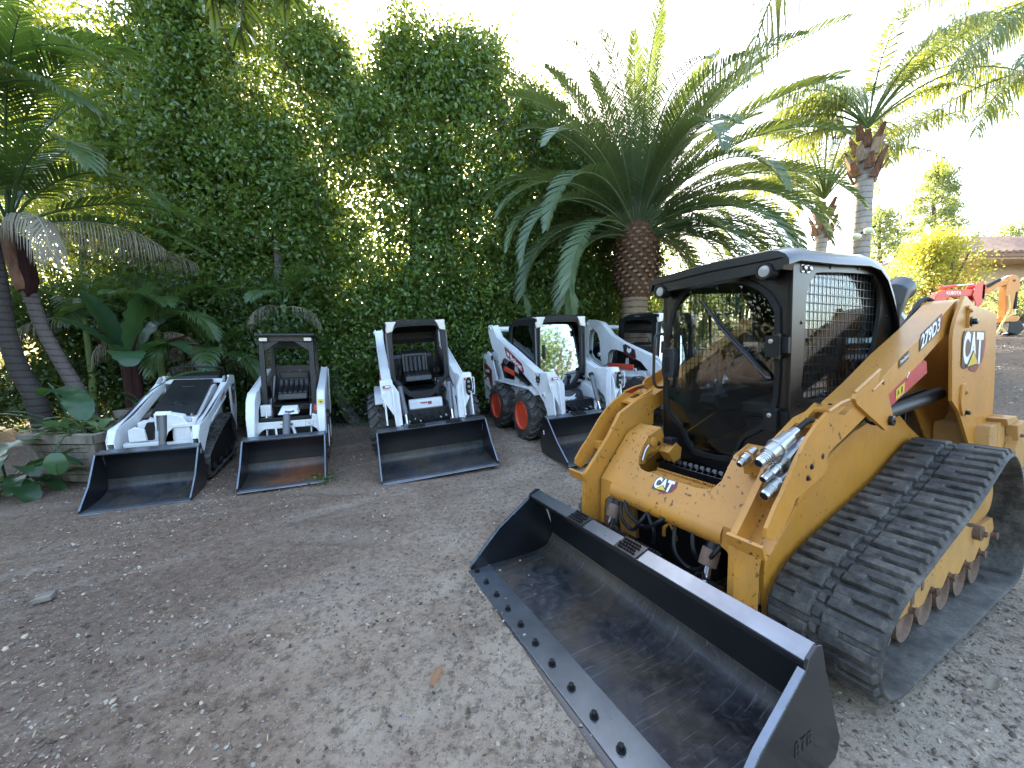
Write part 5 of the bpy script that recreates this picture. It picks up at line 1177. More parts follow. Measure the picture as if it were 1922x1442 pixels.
def trunk_mesh(name, path, radii, mat, parent, n=14, wob=.04):
    m = MB(); p = smooth_path(path, 6); k = len(p); rs = [np.interp(i/(k-1), np.linspace(0, 1, len(radii)), radii) for i in range(k)]
    p = [q+Vector((noise.noise(q*2.1), noise.noise(q*2.1+Vector((9, 0, 0))), 0))*wob for q in p]
    m.tube(p, [float(r) for r in rs], mat, n); return m.build(name, parent, smooth=60)
HEDGE_GAPS = [(-3.15, 9, 4.6, .36, .9), (-3.0, 9, 4.0, .34, .85), (.1, 9, 6.3, .22, .95), (-1.55, 9, 4.75, .28, .75), (-1.0, 9, 4.5, .22, .6), (-9.2, 9, 5.2, .45, .6), (-7.5, 9, 3.6, .3, .5), (-8.9, 9, 9.6, .8, .97), (-8.6, 9, 8.4, .45, .8), (1.2, 9, 3.3, .2, .6), (-4.6, 9, 3.9, .25, .6)]
def ficus(x, y, top, rad, nclump, label, lean=0, low=.55, trunk=None, mat='ficus', seed=0, size=.085, gaps=HEDGE_GAPS, base=None):
    z0 = ground_z(x, y); R = thing('ficus_tree', label, 'tree', loc=(x, y, z0), group='ficus trees forming the tall hedge')
    tp = trunk or [(0, 0, -.1), (.1, 0, 1.2), (-.05, .1, 2.6), (.1, 0, top*.6)]
    tr = trunk_mesh('trunk', tp, [.16, .13, .10, .05], 'bark', R)
    m = MB()
    for k in range(12):
        a = k*2.4+seed; h = .9+(top-2.2)*k/12; L = rad*random.uniform(.6, .95)
        q = Vector((0, 0, h)); m.tube(smooth_path([q, q+Vector((math.cos(a)*L*.4, math.sin(a)*L*.4, .35)), q+Vector((math.cos(a)*L, math.sin(a)*L, .8))], 4), [.045, .04, .035, .03, .026, .022, .016, .012, .008], 'bark', 6)
    m.build('branches', R, smooth=60)
    bl = []; nb = int((top-low)/1.0)
    for k in range(nb):
        t = (k+.5)/nb; h = low+(top-low)*t; r = rad*(1.0 if t < .6 else 1.0-(.30 if rad > 1.3 else .45)*((t-.6)/.4)**1.5)*random.uniform(.85, 1.12)
        bl.append(((x+lean*t+random.uniform(-.25, .25)*rad, y+random.uniform(-.2, .2), h+z0*0), (r, r*.72, .95)))
        if t > .4: bl.append(((x+lean*t+random.choice((-1, 1))*rad*.55, y-.2, h+random.uniform(-.3, .3)), (r*.5, r*.45, .6)))
    bl.append(((x+lean, y, top-.55), (rad*.38, rad*.38, .75))); bl.append(((x+lean+random.uniform(-.4, .4)*rad, y, top-.9), (rad*.5, rad*.4, .7)))
    pts = blob_points(bl, int(nclump*3.0*(1.25 if rad > 1.3 else 1)), seed, -.42, gaps, .42, puff=9)-np.array([x, y, z0])
    cr = leaf_cloud('crown', pts, 10, (.13, .13, .12), size*1.35, mat, R)
    return R
def palm_frond(V, F, A, base, az, el, L, droop, nl, ll, lw, hang=.25, twist=0, vshape=.5, plume=0, thick=.018, sparse=0, start=.16, tip=.4):
    """one feather frond; quads as strips; returns rachis points"""
    d0 = Vector((math.cos(az)*math.cos(el), math.sin(az)*math.cos(el), math.sin(el))); p = Vector(base); pts = [p.copy()]; n = 22; e = el
    for i in range(n):
        t = (i+1)/n; e = el-droop*(t**1.5); dd = Vector((math.cos(az+twist*t)*math.cos(e), math.sin(az+twist*t)*math.cos(e), math.sin(e))); p = p+dd*(L/n); pts.append(p.copy())
    sd = Vector((-math.sin(az), math.cos(az), 0))
    def P(t):
        f = t*n; i = min(n-1, int(f)); return pts[i].lerp(pts[i+1], f-i), (pts[i+1]-pts[i]).normalized()
    rr = random.random()*.4
    b = len(V)                                                         # rachis: triangular strip
    for i, q in enumerate(pts):
        w = thick*(1-.8*i/n); u = (pts[min(i+1, n)]-pts[max(i-1, 0)]).normalized(); up = sd.cross(u)*-1
        V += [tuple(q+sd*w), tuple(q-sd*w), tuple(q-up*w*1.3)]
    for i in range(n):
        for j in range(3): F.append((b+3*i+j, b+3*i+(j+1) % 3, b+3*i+3+(j+1) % 3, b+3*i+3+j)); A.append(.98)
    for i in range(nl):
        t = start+(1-start)*(i+random.uniform(-.3, .3))/nl; t = min(.995, max(start, t))
        if random.random() < sparse: continue
        q, u = P(t); up = u.cross(sd); up = -up if up.z < 0 else up
        ln = ll*(math.sin(math.pi*min(1, (t-start)/(1-start)*.82+.16))**.6)*random.uniform(.85, 1.1)
        fw = tip+.5*t                                                   # leaflets sweep forward toward the tip
        for s in (1, -1):
            side = sd*s; dirv = (side*(1-fw*.55)+u*fw+up*(vshape*(.6 if not plume else random.uniform(-.9, .9)))).normalized()
            wv = (u-dirv*u.dot(dirv)).normalized()*lw*random.uniform(.8, 1.1)
            g = Vector((0, 0, -1)); p1 = q+dirv*ln*.4+g*hang*ln*.12; p2 = q+dirv*ln*(.75-.2*hang)+g*hang*ln*.42; p3 = q+dirv*ln*(1-.4*hang)+g*hang*ln*.95
            b = len(V); V += [tuple(q-wv*.35), tuple(q+wv*.35), tuple(p1+wv*.5), tuple(p1-wv*.5), tuple(p2+wv*.38), tuple(p2-wv*.38), tuple(p3+wv*.06), tuple(p3-wv*.06)]
            a = min(.95, rr+random.random()*.55)
            F += [(b, b+1, b+2, b+3), (b+3, b+2, b+4, b+5), (b+5, b+4, b+6, b+7)]; A += [a, a, a]
    return pts
def fronds_obj(name, V, F, A, mat, parent): return np_mesh(name, V, F, mat, A, parent)

def build_date_palm():
    x, y = 2.93, 9.4; z0 = ground_z(x, y); R = thing('date_palm', 'squat date palm with a fat pineapple-like trunk top and wide arching crown', 'palm tree', loc=(x, y, 0))
    trunk_mesh('trunk', [(0, 0, z0-.1), (0, 0, 1.5), (0, 0, 2.5), (0, 0, 3.0)], [.38, .33, .30, .31], 'palmbark', R, 28, .01)
    m = MB(); k = 0
    for ring in range(17):                                              # cut leaf bases in spirals
        h = 2.85+ring*.088; rr = .31+.15*min(1, ring/4) if ring < 13 else .46-.03*(ring-12); nn = 13
        for j in range(nn):
            a = 2*math.pi*(j+.5*(ring % 2))/nn+ring*.06; c, s = math.cos(a), math.sin(a); o = Vector((rr*c, rr*s, h)); rd = Vector((c, s, 0)); tg = Vector((-s, c, 0)); w = .085+.03*min(1, ring/5)
            A = [o-rd*.12-tg*w*.9-Vector((0, 0, .04)), o-rd*.12+tg*w*.9-Vector((0, 0, .04)), o-rd*.10+Vector((0, 0, .10))]; tip = o+rd*.075+Vector((0, 0, .045))
            B = [tip-tg*w*.55, tip+tg*w*.55, tip+Vector((0, 0, .035))-rd*.01, tip-Vector((0, 0, .035))]
            m.add(A+B, [(0, 1, 5, 6, 4), (1, 2, 5), (2, 6, 5) if 0 else (2, 4, 5), (2, 0, 4)], 'boot'); m.add([B[0], B[3], B[1], B[2]], [(0, 1, 2, 3)], 'boottip')
    m.lathe((0, 0, 2.78), 'w', [(0, .30), (.3, .45), (1.3, .50), (1.75, .30)], 'boot', 20)
    m.build('leaf_bases', R, smooth=0)
    V, F, A = [], [], []; c = Vector((0, 0, 4.42)); N = 124
    for i in range(N):
        t = i/N; az = i*2.39996+random.uniform(-.15, .15); el = math.radians(85-80*t**.7+random.uniform(-7, 7)); L = random.uniform(3.6, 4.5)*(.86 if t < .2 else 1.0)
        if t < .12: L *= .95
        if el < .6 and abs((math.degrees(az) % 360)-262) < 24: continue
        palm_frond(V, F, A, c+Vector((math.cos(az)*.22, math.sin(az)*.22, .25-.5*t)), az, el, L, math.radians(42+78*min(1, t*1.25)), 135, .50, .019, hang=.2, twist=random.uniform(-.3, .3), vshape=.55, thick=.026, start=.12)
    fronds_obj('crown', V, F, A, 'palm', R)
def queen(x, y, z_cr, label, n=16, L=3.4, seed=1, bent=(0, 0), dirs=None, trunk_r=.19, mat='queen', name='queen_palm', group=None, hang=.75, base_z=None, scale=1.0):
    random.seed(seed); z0 = ground_z(x-bent[0], y-bent[1]) if base_z is None else base_z
    R = thing(name, label, 'palm tree', loc=(x, y, 0), group=group)
    trunk_mesh('trunk', [(-bent[0], -bent[1], z0-.1), (-bent[0]*.5, -bent[1]*.5, z0+(z_cr-z0)*.5), (-bent[0]*.1, 0, z_cr-1.4), (0, 0, z_cr-.75)], [trunk_r*1.15, trunk_r*.95, trunk_r*.85, trunk_r*.85], 'queenbark', R, 20, .01)
    m = MB()
    for i in range(26):
        a = i*2.4; h = z_cr-1.55+i*.036; r0 = trunk_r*(.95+.5*math.sin(min(1, i/18)*3.0)); c, s = math.cos(a), math.sin(a); rd = Vector((c, s, 0)); tg = Vector((-s, c, 0)); o = rd*r0*.8+Vector((0, 0, h))
        m.loops([o-tg*.09, o+tg*.09, o+tg*.09+rd*.05, o-tg*.09+rd*.05], [o-tg*.05+rd*(.10+.05*(i % 3))+Vector((0, 0, .30)), o+tg*.05+rd*(.10+.05*(i % 3))+Vector((0, 0, .30)), o+tg*.05+rd*.16+Vector((0, 0, .28)), o-tg*.05+rd*.16+Vector((0, 0, .28))], 'boot' if i % 3 else 'boottip')
    m.build('leaf_bases', R, smooth=0)
    V, F, A = [], [], []
    for i in range(n):
        if dirs and i < len(dirs): az, el, LL, dr = dirs[i]; az = math.radians(az); el = math.radians(el); dr = math.radians(dr)
        else: az = i*2.4+seed; el = math.radians(random.uniform(35, 78)); LL = L*random.uniform(.8, 1.1); dr = math.radians(random.uniform(75, 125))
        palm_frond(V, F, A, (0, 0, z_cr-.35), az, el, LL*scale, dr, 85, .60*scale, .022*scale, hang=hang, twist=random.uniform(-.25, .25), plume=1, thick=.03*scale, start=.26, tip=.3)
    fronds_obj('crown', V, F, A, mat, R); return R
def broad_leaf(V, F, A, base, az, el, stalk, L, W_, droop, curl=.25, rnd=None, split=0):
    """banana-like blade on a stalk"""
    p = Vector(base); e = el; n = 12; pts = [p.copy()]; tot = stalk+L
    for i in range(24):
        t = (i+1)/24; e = el-droop*t**1.6; p = p+Vector((math.cos(az)*math.cos(e), math.sin(az)*math.cos(e), math.sin(e)))*(tot/24); pts.append(p.copy())
    sd = Vector((-math.sin(az), math.cos(az), 0)); rv = random.random()*.7 if rnd is None else rnd
    k0 = int(24*stalk/tot); b = len(V)
    for i in range(25):
        w = .012 if i < k0 else .006; u = (pts[min(i+1, 24)]-pts[max(0, i-1)]).normalized(); up = sd.cross(u); V += [tuple(pts[i]+sd*w), tuple(pts[i]-sd*w), tuple(pts[i]+up*w)]
    for i in range(24):
        for j in range(3): F.append((b+3*i+j, b+3*i+(j+1) % 3, b+3*i+3+(j+1) % 3, b+3*i+3+j)); A.append(.75)
    m = 24-k0; b = len(V)
    for i in range(m+1):
        t = i/m; w = W_*.5*(math.sin(math.pi*min(1, t*.93+.05))**.55)*(1+.05*math.sin(i*2.3)); q = pts[k0+i]; u = (pts[min(k0+i+1, 24)]-pts[k0+i-1]).normalized(); up = sd.cross(u); up = -up if up.z < 0 else up
        for f, lift in ((-1, curl+.08*math.sin(i*1.7)), (-.5, curl*.35), (0, 0), (.5, curl*.35), (1, curl+.08*math.sin(i*1.3+1))): V.append(tuple(q+sd*w*f+up*w*lift))
    for i in range(m):
        for j in range(4): F.append((b+5*i+j, b+5*i+j+1, b+5*i+6+j, b+5*i+5+j)); A.append(min(.95, max(0, rv+random.uniform(-.08, .08))))
def plant(name, label, cat, loc, leaves, mat, group=None, stems=None):
    R = thing(name, label, cat, loc=loc, group=group); V, F, A = [], [], []
    for l in leaves: broad_leaf(V, F, A, *l)
    o = np_mesh('leaves', V, F, mat, A, R, smooth=True)
    if stems:
        m = MB()
        for path, r, mt in stems: m.tube(smooth_path(path, 4), r if isinstance(r, float) else r[0], mt, 10)
        m.build('stem', R, smooth=60)
    return R
def shrub(name, label, cat, x, y, z, rad, h, n, mat, size=.09, per=9, group=None, trunk=True, thr=-.2):
    R = thing(name, label, cat, loc=(x, y, z), group=group)
    if trunk:
        m = MB()
        for k in range(7):
            a = k*.9; m.tube(smooth_path([(0, 0, -.1), (math.cos(a)*rad*.25, math.sin(a)*rad*.25, h*.35), (math.cos(a)*rad*.6, math.sin(a)*rad*.6, h*.75)], 4), [.05*rad]*5+[.03*rad]*3+[.015*rad], 'bark', 6)
        m.build('stem', R, smooth=60)
    bl = [((0, 0, h*.55), (rad, rad, h*.45))]+[((random.uniform(-.6, .6)*rad, random.uniform(-.6, .6)*rad, h*random.uniform(.4, .85)), (rad*.5, rad*.5, h*.22)) for _ in range(7)]
    pts = blob_points([((c[0]+x, c[1]+y, c[2]+z+1), r) for c, r in bl], n, x, thr, (), .35)-np.array([x, y, z+1])
    leaf_cloud('crown', pts, per, (size*1.6,)*3, size, mat, R); return R
def pine(x, y, h, label, n=1300, seed=3, mat='pale', spread=1.9, low=.35):
    z = ground_z(x, y); random.seed(seed); R = thing('conifer', label, 'tree', loc=(x, y, z), group='tall sparse trees on the skyline')
    trunk_mesh('trunk', [(0, 0, 0), (.2, 0, h*.4), (0, .1, h*.8), (.1, 0, h)], [.22, .18, .1, .03], 'bark', R)
    C = []; m = MB()
    for k in range(34):
        t = k/34; hh = h*(low+(1-low)*t); a = k*2.4; L = spread*(1-.75*t)*random.uniform(.6, 1.15)
        e = Vector((math.cos(a)*L, math.sin(a)*L, hh+.25*L)); m.tube([(0, 0, hh), tuple(e)], [.05, .02], 'bark', 5)
        for _ in range(n//34):
            q = Vector((0, 0, hh)).lerp(e, random.uniform(.55, 1.08)); C.append((q.x+random.gauss(0, .24), q.y+random.gauss(0, .24), q.z+random.gauss(0, .20)))
    m.build('branches', R); leaf_cloud('crown', C, 8, (.16, .16, .12), .20, mat, R); return R
def build_plants():
    # --- the tall hedge
    spec = [(-10.3, 9.6, 9.6, 1.9, 900, 'leftmost tall ficus behind the palms', 0), (-8.0, 9.3, 11.2, 1.6, 2400, 'ficus with dark foliage beside the sky gap at far left', .5), (-6.0, 9.2, 10.2, 1.65, 2600, 'tallest dense ficus rising above the two leftmost loaders', 0),
            (-4.2, 9.2, 8.5, 1.0, 1500, 'narrow ficus column left of the bright gap in the hedge', .15), (-2.3, 9.3, 8.6, 1.15, 1700, 'slim pointed ficus right of the bright gap in the hedge', 0),
            (-.95, 9.3, 8.4, 1.25, 1900, 'round-topped dark ficus in the middle of the hedge', .1), (.4, 10.1, 7.6, 1.25, 1700, 'medium ficus where the hedge steps down behind the closed cab loader', .1), (1.8, 11.2, 7.0, 1.3, 1300, 'lower ficus directly left of the date palm trunk', 0), (3.4, 12.0, 6.0, 1.2, 1000, 'lowest hedge ficus behind the date palm', 0)]
    for i, (x, y, t, r, n, lb, ln) in enumerate(spec):
        tr = None
        if i == 2: tr = [(.3, -.35, -.1), (.35, -.3, 1.2), (.75, -.55, 2.4), (1.0, -.65, 3.3), (.8, -.3, 5)]
        if i == 3: tr = [(.78, -.62, -.1), (.5, -.66, .45), (.3, -.6, 1.1), (.1, -.2, 2.2), (0, 0, 4)]
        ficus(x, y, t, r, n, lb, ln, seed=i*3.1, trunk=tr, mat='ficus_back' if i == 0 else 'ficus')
    # low skirt of foliage is part of one clipped hedge in front of the cloth fence
    R = thing('hedge', 'dense leafy lower hedge hanging over the dark cloth fence', 'hedge', loc=(0, 8.7, 0))
    bl = [((x_, 8.9+random.uniform(-.15, .15)+max(0, x_+.4)*.55, h), (.95, .50, .62)) for x_ in np.arange(-8.4, 3.6, .8) for h in ((1.25, 2.1, 3.0) if x_ > -5.5 else (1.1, 2.0, 2.9))]
    pts = blob_points(bl, 11500, 5, -.35, [(-3.7, 0, .95, .30, 1.)], .7, puff=8); pts = pts[pts[:, 2] > .62+.25*np.sin(pts[:, 0]*3)]
    leaf_cloud('foliage', pts-np.array([0, 8.7, 0]), 9, (.12, .10, .11), .105, 'ficus', R)
    # sunlit trees beyond, seen through the gaps
    bx = [(-15, 15, 11, 3.2), (-11.5, 14.5, 12.5, 3.0), (-8, 14, 8.5, 2.4), (-5.0, 14, 6.6, 2.1), (-2.0, 14.5, 5.6, 2.0), (1.5, 15, 5.6, 2.0), (5, 15.5, 5.2, 2.0)]
    lb = ['sunlit yellow-green tree at the far left beyond the hedge', 'tall sunlit yellow-green tree behind the leftmost ficus', 'sunlit tree behind the two tallest ficus', 'sunlit tree glowing through the bright hedge gap', 'low sunlit tree behind the middle of the hedge', 'low sunlit tree behind the lower ficus', 'sunlit tree behind the date palm']
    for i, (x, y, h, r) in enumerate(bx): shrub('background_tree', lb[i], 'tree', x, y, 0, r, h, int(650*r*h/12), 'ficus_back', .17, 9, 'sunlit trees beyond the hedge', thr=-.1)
    build_date_palm()
    queen(7.85, 9.0, 6.75, 'slender queen palm with shaggy brown neck and drooping sunlit fronds', 22, 3.0, 4, (-.0, 0), trunk_r=.185, dirs=[(20, 62, 4.3, 75), (5, 40, 4.4, 80), (-20, 58, 4.4, 75), (-5, 66, 4.0, 85), (12, 52, 4.6, 90), (-12, 45, 4.2, 100), (175, 65, 2.6, 120), (150, 55, 2.7, 120), (75, 70, 2.8, 110), (165, 55, 2.6, 120), (150, 20, 2.8, 95), (95, 80, 2.6, 100), (120, 70, 2.7, 110), (60, 75, 2.8, 90), (-50, 60, 3.2, 100)])
    queen(9.0, 11.6, 6.2, 'lower queen palm between the date palm and the slender palm', 26, 3.6, 9, (.2, 0), trunk_r=.18)
    queen(12.6, 8.3, 7.6, 'queen palm at the right edge whose fronds reach in from outside the frame', 16, 4.6, 12, (0, 0), trunk_r=.2, dirs=[(180, 40, 4.8, 70), (195, 25, 4.6, 80), (210, 35, 4.8, 95), (170, 10, 4.4, 70), (225, 30, 4.4, 90), (187, 8, 4.3, 75), (200, 12, 4.2, 60), (192, 30, 5.0, 100), (178, 55, 5.0, 90)], scale=1.1)
    # overhanging frond from the palm standing behind the photographer
    queen(4.25, 1.05, 5.85, 'queen palm beside the photographer with one frond hanging into the top of the picture', 11, 3.4, 21, (0, 0), trunk_r=.17, dirs=[(125, 25, 4.6, 108), (131, 30, 4.3, 100), (20, 50, 3, 90), (-10, 40, 3, 90), (-40, 55, 3, 90), (-70, 40, 3, 90), (-100, 50, 3, 90), (-130, 45, 3, 90), (180, 70, 2.4, 60), (50, 70, 2.4, 80), (-20, 70, 3, 80)], base_z=0)
    queen(-3.0, -5.5, 7.0, 'queen palm behind the photographer mirrored in the closed cab windshield', 16, 3.6, 25, (0, 0), trunk_r=.2, base_z=0)
    for i, (x, y, r, h) in enumerate(((-13, -9, 3.2, 6.5), (-7.5, -12, 3.0, 7.5), (-1.5, -13, 3.2, 6.5), (4.5, -12, 3.0, 8), (10.5, -10, 3.2, 6.5), (15, -5, 3.0, 6.5), (-16, -2, 3.2, 7), (-11.5, -2.5, 2.6, 6.5), (-11.8, 1.6, 2.4, 5.5), (-12.5, 5.2, 2.4, 6.5))):  # left trees added out of view, blocking low sky mirrored in cab glass
        shrub('background_tree', ['dark','tall dark','low dark','tallest','broad','outermost right','outermost left', 'added left bushy', 'added left rounded', 'added left leafy'][i]+' tree behind the photographer, seen only mirrored in cab glass', 'tree', x, y, 0, r, h, 900, 'ficus', .22, 8, 'trees behind the photographer', thr=-.3)
    build_left_jungle(); build_back_right()
def build_left_jungle():
    g = 'dark palms crowding the left edge'
    # two leaning trunks, crown of the first seen at top left
    R = thing('king_palm', 'leaning ringed king palm with brown leaf sheath at the left edge', 'palm tree', loc=(-6.7, 6.0, 0), group=g)
    trunk_mesh('trunk', [(.25, .1, -.1), (.1, 0, .8), (-.17, 0, 1.39), (-.42, 0, 1.95), (-.60, 0, 2.68)], [.12, .10, .085, .08, .085], 'ringbark', R, 18, .01)
    m = MB(); m.tube(smooth_path([(-.57, -.02, 2.55), (-.66, 0, 2.9), (-.76, 0, 3.25), (-.77, 0, 3.55)], 4), [.10, .12, .13, .13, .13, .13, .125, .12, .11, .10, .08, .06, .05], 'sheath', 16)
    m.prism([(-.50, 2.45), (-.42, 2.7), (-.50, 3.3), (-.58, 3.35), (-.56, 2.6)], 'v', -.10, .02, 'redstem'); m.build('leaf_sheath', R, smooth=60)
    V, F, A = [], [], []; random.seed(5)
    D = [(5, 55, 2.6, 110), (-20, 62, 2.8, 120), (30, 35, 3.0, 80), (80, 75, 2.6, 60), (170, 70, 2.5, 80), (-60, 60, 2.4, 110), (-100, 40, 2.4, 90), (60, 82, 3.0, 45), (10, 12, 2.7, 45), (120, 60, 2.8, 60), (-30, 80, 3.1, 70), (0, 84, 3.2, 60)]
    for az, el, L, dr in D: palm_frond(V, F, A, (-.77, 0, 3.5), math.radians(az), math.radians(el), L, math.radians(dr), 46, .62, .036, hang=.3, vshape=.3, thick=.025, start=.2)
    fronds_obj('crown', V, F, A, 'king', R)
    V, F, A = [], [], []
    for az, el, L, dr in [(8, 20, 2.2, 60), (-25, 30, 1.8, 120), (25, 10, 2.3, 40), (-70, 20, 1.4, 120)]: palm_frond(V, F, A, (-.77, 0, 3.4), math.radians(az), math.radians(el), L, math.radians(dr), 44, .5, .016, hang=1.0, vshape=0, thick=.02, plume=1)
    fronds_obj('dead_fronds', V, F, A, 'deadpalm', R)
    R = thing('king_palm', 'thick dark leaning palm trunk at the very left edge behind the planter', 'palm tree', loc=(-6.5, 5.4, 0), group=g)
    trunk_mesh('trunk', [(.05, 0, -.1), (-.1, 0, .85), (-.29, 0, 1.33), (-.42, 0, 1.9), (-.6, .1, 2.9), (-1.0, .3, 4.2), (-1.2, .3, 5.0)], [.13, .11, .10, .095, .09, .08, .07], 'darkbark', R, 20, .01)
    V, F, A = [], [], []
    D = [(0, 50, 2.6, 90), (40, 70, 2.8, 80), (-35, 45, 2.6, 95), (90, 60, 2.5, 80), (150, 50, 2.6, 90), (-90, 50, 2.4, 90), (-140, 50, 2.4, 90), (20, 80, 2.9, 60), (-10, 20, 2.4, 60)]
    for az, el, L, dr in D: palm_frond(V, F, A, (-1.2, .3, 5.0), math.radians(az), math.radians(el), L, math.radians(dr), 46, .66, .040, hang=.35, vshape=.25, thick=.025, start=.2)
    fronds_obj('crown', V, F, A, 'king', R)
    # young palms between
    for (x, y, z, sc, n, sd, lb) in ((-5.7, 7.5, 1.5, 1.0, 11, 31, 'young palm with arching fronds between the banana plant and the hedge'), (-6.3, 7.0, 2.0, .95, 10, 37, 'young palm with drooping tattered fronds left of the banana plant'), (-4.6, 8.0, 2.55, .8, 9, 33, 'small palm with grey dead fronds above the canopy cab loader'), (-8.2, 7.6, 2.3, 1.1, 11, 35, 'shaded palm filling the left edge behind the leaning trunks')):
        random.seed(sd); R = thing('young_palm', lb, 'palm tree', loc=(x, y, 0), group=g)
        trunk_mesh('trunk', [(0, 0, 0), (.03, 0, z*.5), (0, 0, z)], [.08, .06, .05], 'stem', R, 12, .02)
        V, F, A = [], [], []
        for i in range(n): palm_frond(V, F, A, (0, 0, z), i*2.4+sd, math.radians(random.uniform(20, 80)), 1.75*sc*random.uniform(.8, 1.15), math.radians(random.uniform(60, 130)), 34, .40*sc, .026, hang=.35, vshape=.3, thick=.014, start=.2)
        fronds_obj('crown', V, F, A, 'king', R)
        V, F, A = [], [], []
        for i in range(3): palm_frond(V, F, A, (0, 0, z-.05), i*2.1+sd+.6, math.radians(10), 1.2*sc, math.radians(100), 30, .36*sc, .012, hang=1.0, vshape=0, thick=.012, plume=1)
        fronds_obj('dead_fronds', V, F, A, 'deadpalm', R)
    # maroon banana with big paddles
    rd = math.radians
    lv = [((.02, 0, 1.25), rd(15), rd(80), .1, 1.15, .52, rd(18), .12, .5), ((-.1, 0, 1.3), rd(170), rd(62), .1, 1.2, .34, rd(20), .35, .1), ((0, -.05, 1.2), rd(200), rd(50), .1, 1.0, .30, rd(30), .3, .15),
          ((.05, 0, 1.1), rd(-5), rd(48), .35, .85, .40, rd(95), .15, .6), ((0, -.1, 1.15), rd(-40), rd(40), .25, .62, .42, rd(110), .1, .6), ((0, -.05, 1.0), rd(-75), rd(70), .05, .5, .25, rd(40), .3, .4), ((0, .1, 1.2), rd(70), rd(70), .2, 1.0, .40, rd(60), .15, .4), ((-.1, .05, 1.2), rd(120), rd(50), .2, .9, .36, rd(80), .15, .3)]
    R = plant('banana_plant', 'banana plant with upright green paddle leaves and maroon stalks behind the mini loader', 'plant', (-6.25, 6.4, .30), [(b, a, e, s, L, w, d, c, r) for b, a, e, s, L, w, d, c, r in lv], 'banana',
              stems=[([(0, 0, -.5), (0, 0, .5), (.02, 0, 1.3)], .085, 'redstem'), ([(.1, 0, -.5), (.12, 0, .4), (.1, 0, 1.2)], .06, 'redstem'), ([(-.12, 0, -.5), (-.1, .05, .5), (-.1, 0, 1.3)], .055, 'redstem')])
    V, F, A = [], [], []
    for (b, a, e, s, L, w, d, c) in [((0, 0, 1.1), 10, 35, .1, 1.0, .16, 20, .5), ((0, -.05, 1.1), 150, 60, .1, .8, .16, 20, .5), ((0, 0, 1.2), 35, 25, .1, .9, .15, 30, .5), ((.05, -.05, 1.0), 80, 78, .05, .6, .14, 10, .5), ((-.1, 0, 1.1), 165, 48, .1, .9, .24, 20, .3)]: broad_leaf(V, F, A, b, rd(a), rd(e), s, L, w, rd(d), c)
    np_mesh('maroon_leaves', V, F, 'banana_red', A, R, smooth=True)
    # planters
    def planter(name, lb, loc, rz, w, h):
        R = thing('planter_box', lb, 'planter', loc=loc, group='weathered wooden planter boxes'); R.rotation_euler = (0, 0, rz); R.scale = (w, w, 1)
        m = MB(); nb = 6; b0 = .36; t0 = .5
        for side in range(4):
            rot = Matrix.Rotation(side*math.pi/2, 3, 'Z')
            for k in range(nb):
                z0, z1 = h*k/nb+.004, h*(k+1)/nb-.004
                if k == nb-1: continue
                r0 = b0+(t0-b0)*k/nb; r1 = b0+(t0-b0)*(k+1)/nb; j = random.uniform(-.006, .006)
                A = [rot@Vector((-r0, -r0+j, z0)), rot@Vector((r0, -r0+j, z0)), rot@Vector((r1, -r1+j, z1)), rot@Vector((-r1, -r1+j, z1))]; B = [p+rot@Vector((0, .022, 0)) for p in A]; m.loops(A, B, 'wood')
            A = [rot@Vector((-.515, -.515, h*.86)), rot@Vector((.515, -.515, h*.86)), rot@Vector((.53, -.53, h*1.02)), rot@Vector((-.53, -.53, h*1.02))]; m.loops(A, [p+rot@Vector((0, .025, 0)) for p in A], 'wood')
            for x in (-1, 1):
                A = [rot@Vector((x*b0, -b0-.014, 0)), rot@Vector((x*(b0-.09), -b0-.014, 0)), rot@Vector((x*(.475-.09), -.495, h*.85)), rot@Vector((x*.49, -.495, h*.85))]; m.loops(A, [p+rot@Vector((0, .018, 0)) for p in A], 'wood')
            A = [rot@Vector((-.53, -.53, h*1.02)), rot@Vector((.53, -.53, h*1.02)), rot@Vector((.47, -.47, h*1.03)), rot@Vector((-.47, -.47, h*1.03))]; m.loops(A, [p+Vector((0, 0, .02)) for p in A], 'wood')
        m.build('box', R, .004, smooth=0); m = MB(); m.loops([(-.46, -.46, h*.8), (.46, -.46, h*.8), (.46, .46, h*.8), (-.46, .46, h*.8)], [(-.46, -.46, h*.88), (.46, -.46, h*.88), (.46, .46, h*.88), (-.46, .46, h*.88)], 'soil'); m.build('soil', R); return R
    planter('p', 'weathered grey wooden planter box beside the leftmost black bucket', (-5.46, 5.10, .0), math.radians(-3), .93, .60)
    planter('p', 'second wooden planter box farther back behind the mini loader', (-5.75, 6.55, .0), math.radians(8), .95, .68)
    rd = math.radians; random.seed(8)
    L1 = [((.1, -.1, .55), rd(165), rd(62), .40, .95, .30, rd(95), .2, .45), ((.2, 0, .55), rd(20), rd(62), .95, .40, .18, rd(60), .2, .5), ((.05, -.2, .55), rd(150), rd(70), .25, .52, .28, rd(60), .15, .75), ((-.2, -.35, .55), rd(-110), rd(15), .12, .55, .28, rd(100), .1, .7), ((.05, -.3, .55), rd(-60), rd(30), .65, .26, .20, rd(150), .1, .9),
          ((.25, -.1, .55), rd(15), rd(40), .3, .65, .11, rd(40), .2, .8), ((.15, .1, .55), rd(60), rd(60), .3, .55, .22, rd(70), .1, .6), ((-.3, -.1, .55), rd(185), rd(35), .2, 1.0, .035, rd(60), .2, .8), ((-.3, 0, .55), rd(175), rd(28), .2, 1.1, .035, rd(40), .2, .8), ((-.3, -.2, .55), rd(200), rd(25), .2, 1.1, .035, rd(50), .2, .8), ((-.35, 0, .55), rd(150), rd(45), .2, 1.0, .03, rd(30), .2, .8)]
    plant('planter_plant', 'big-leaved bird of paradise clump growing in the front planter box', 'plant', (-5.42, 5.07, 0), L1, 'banana')
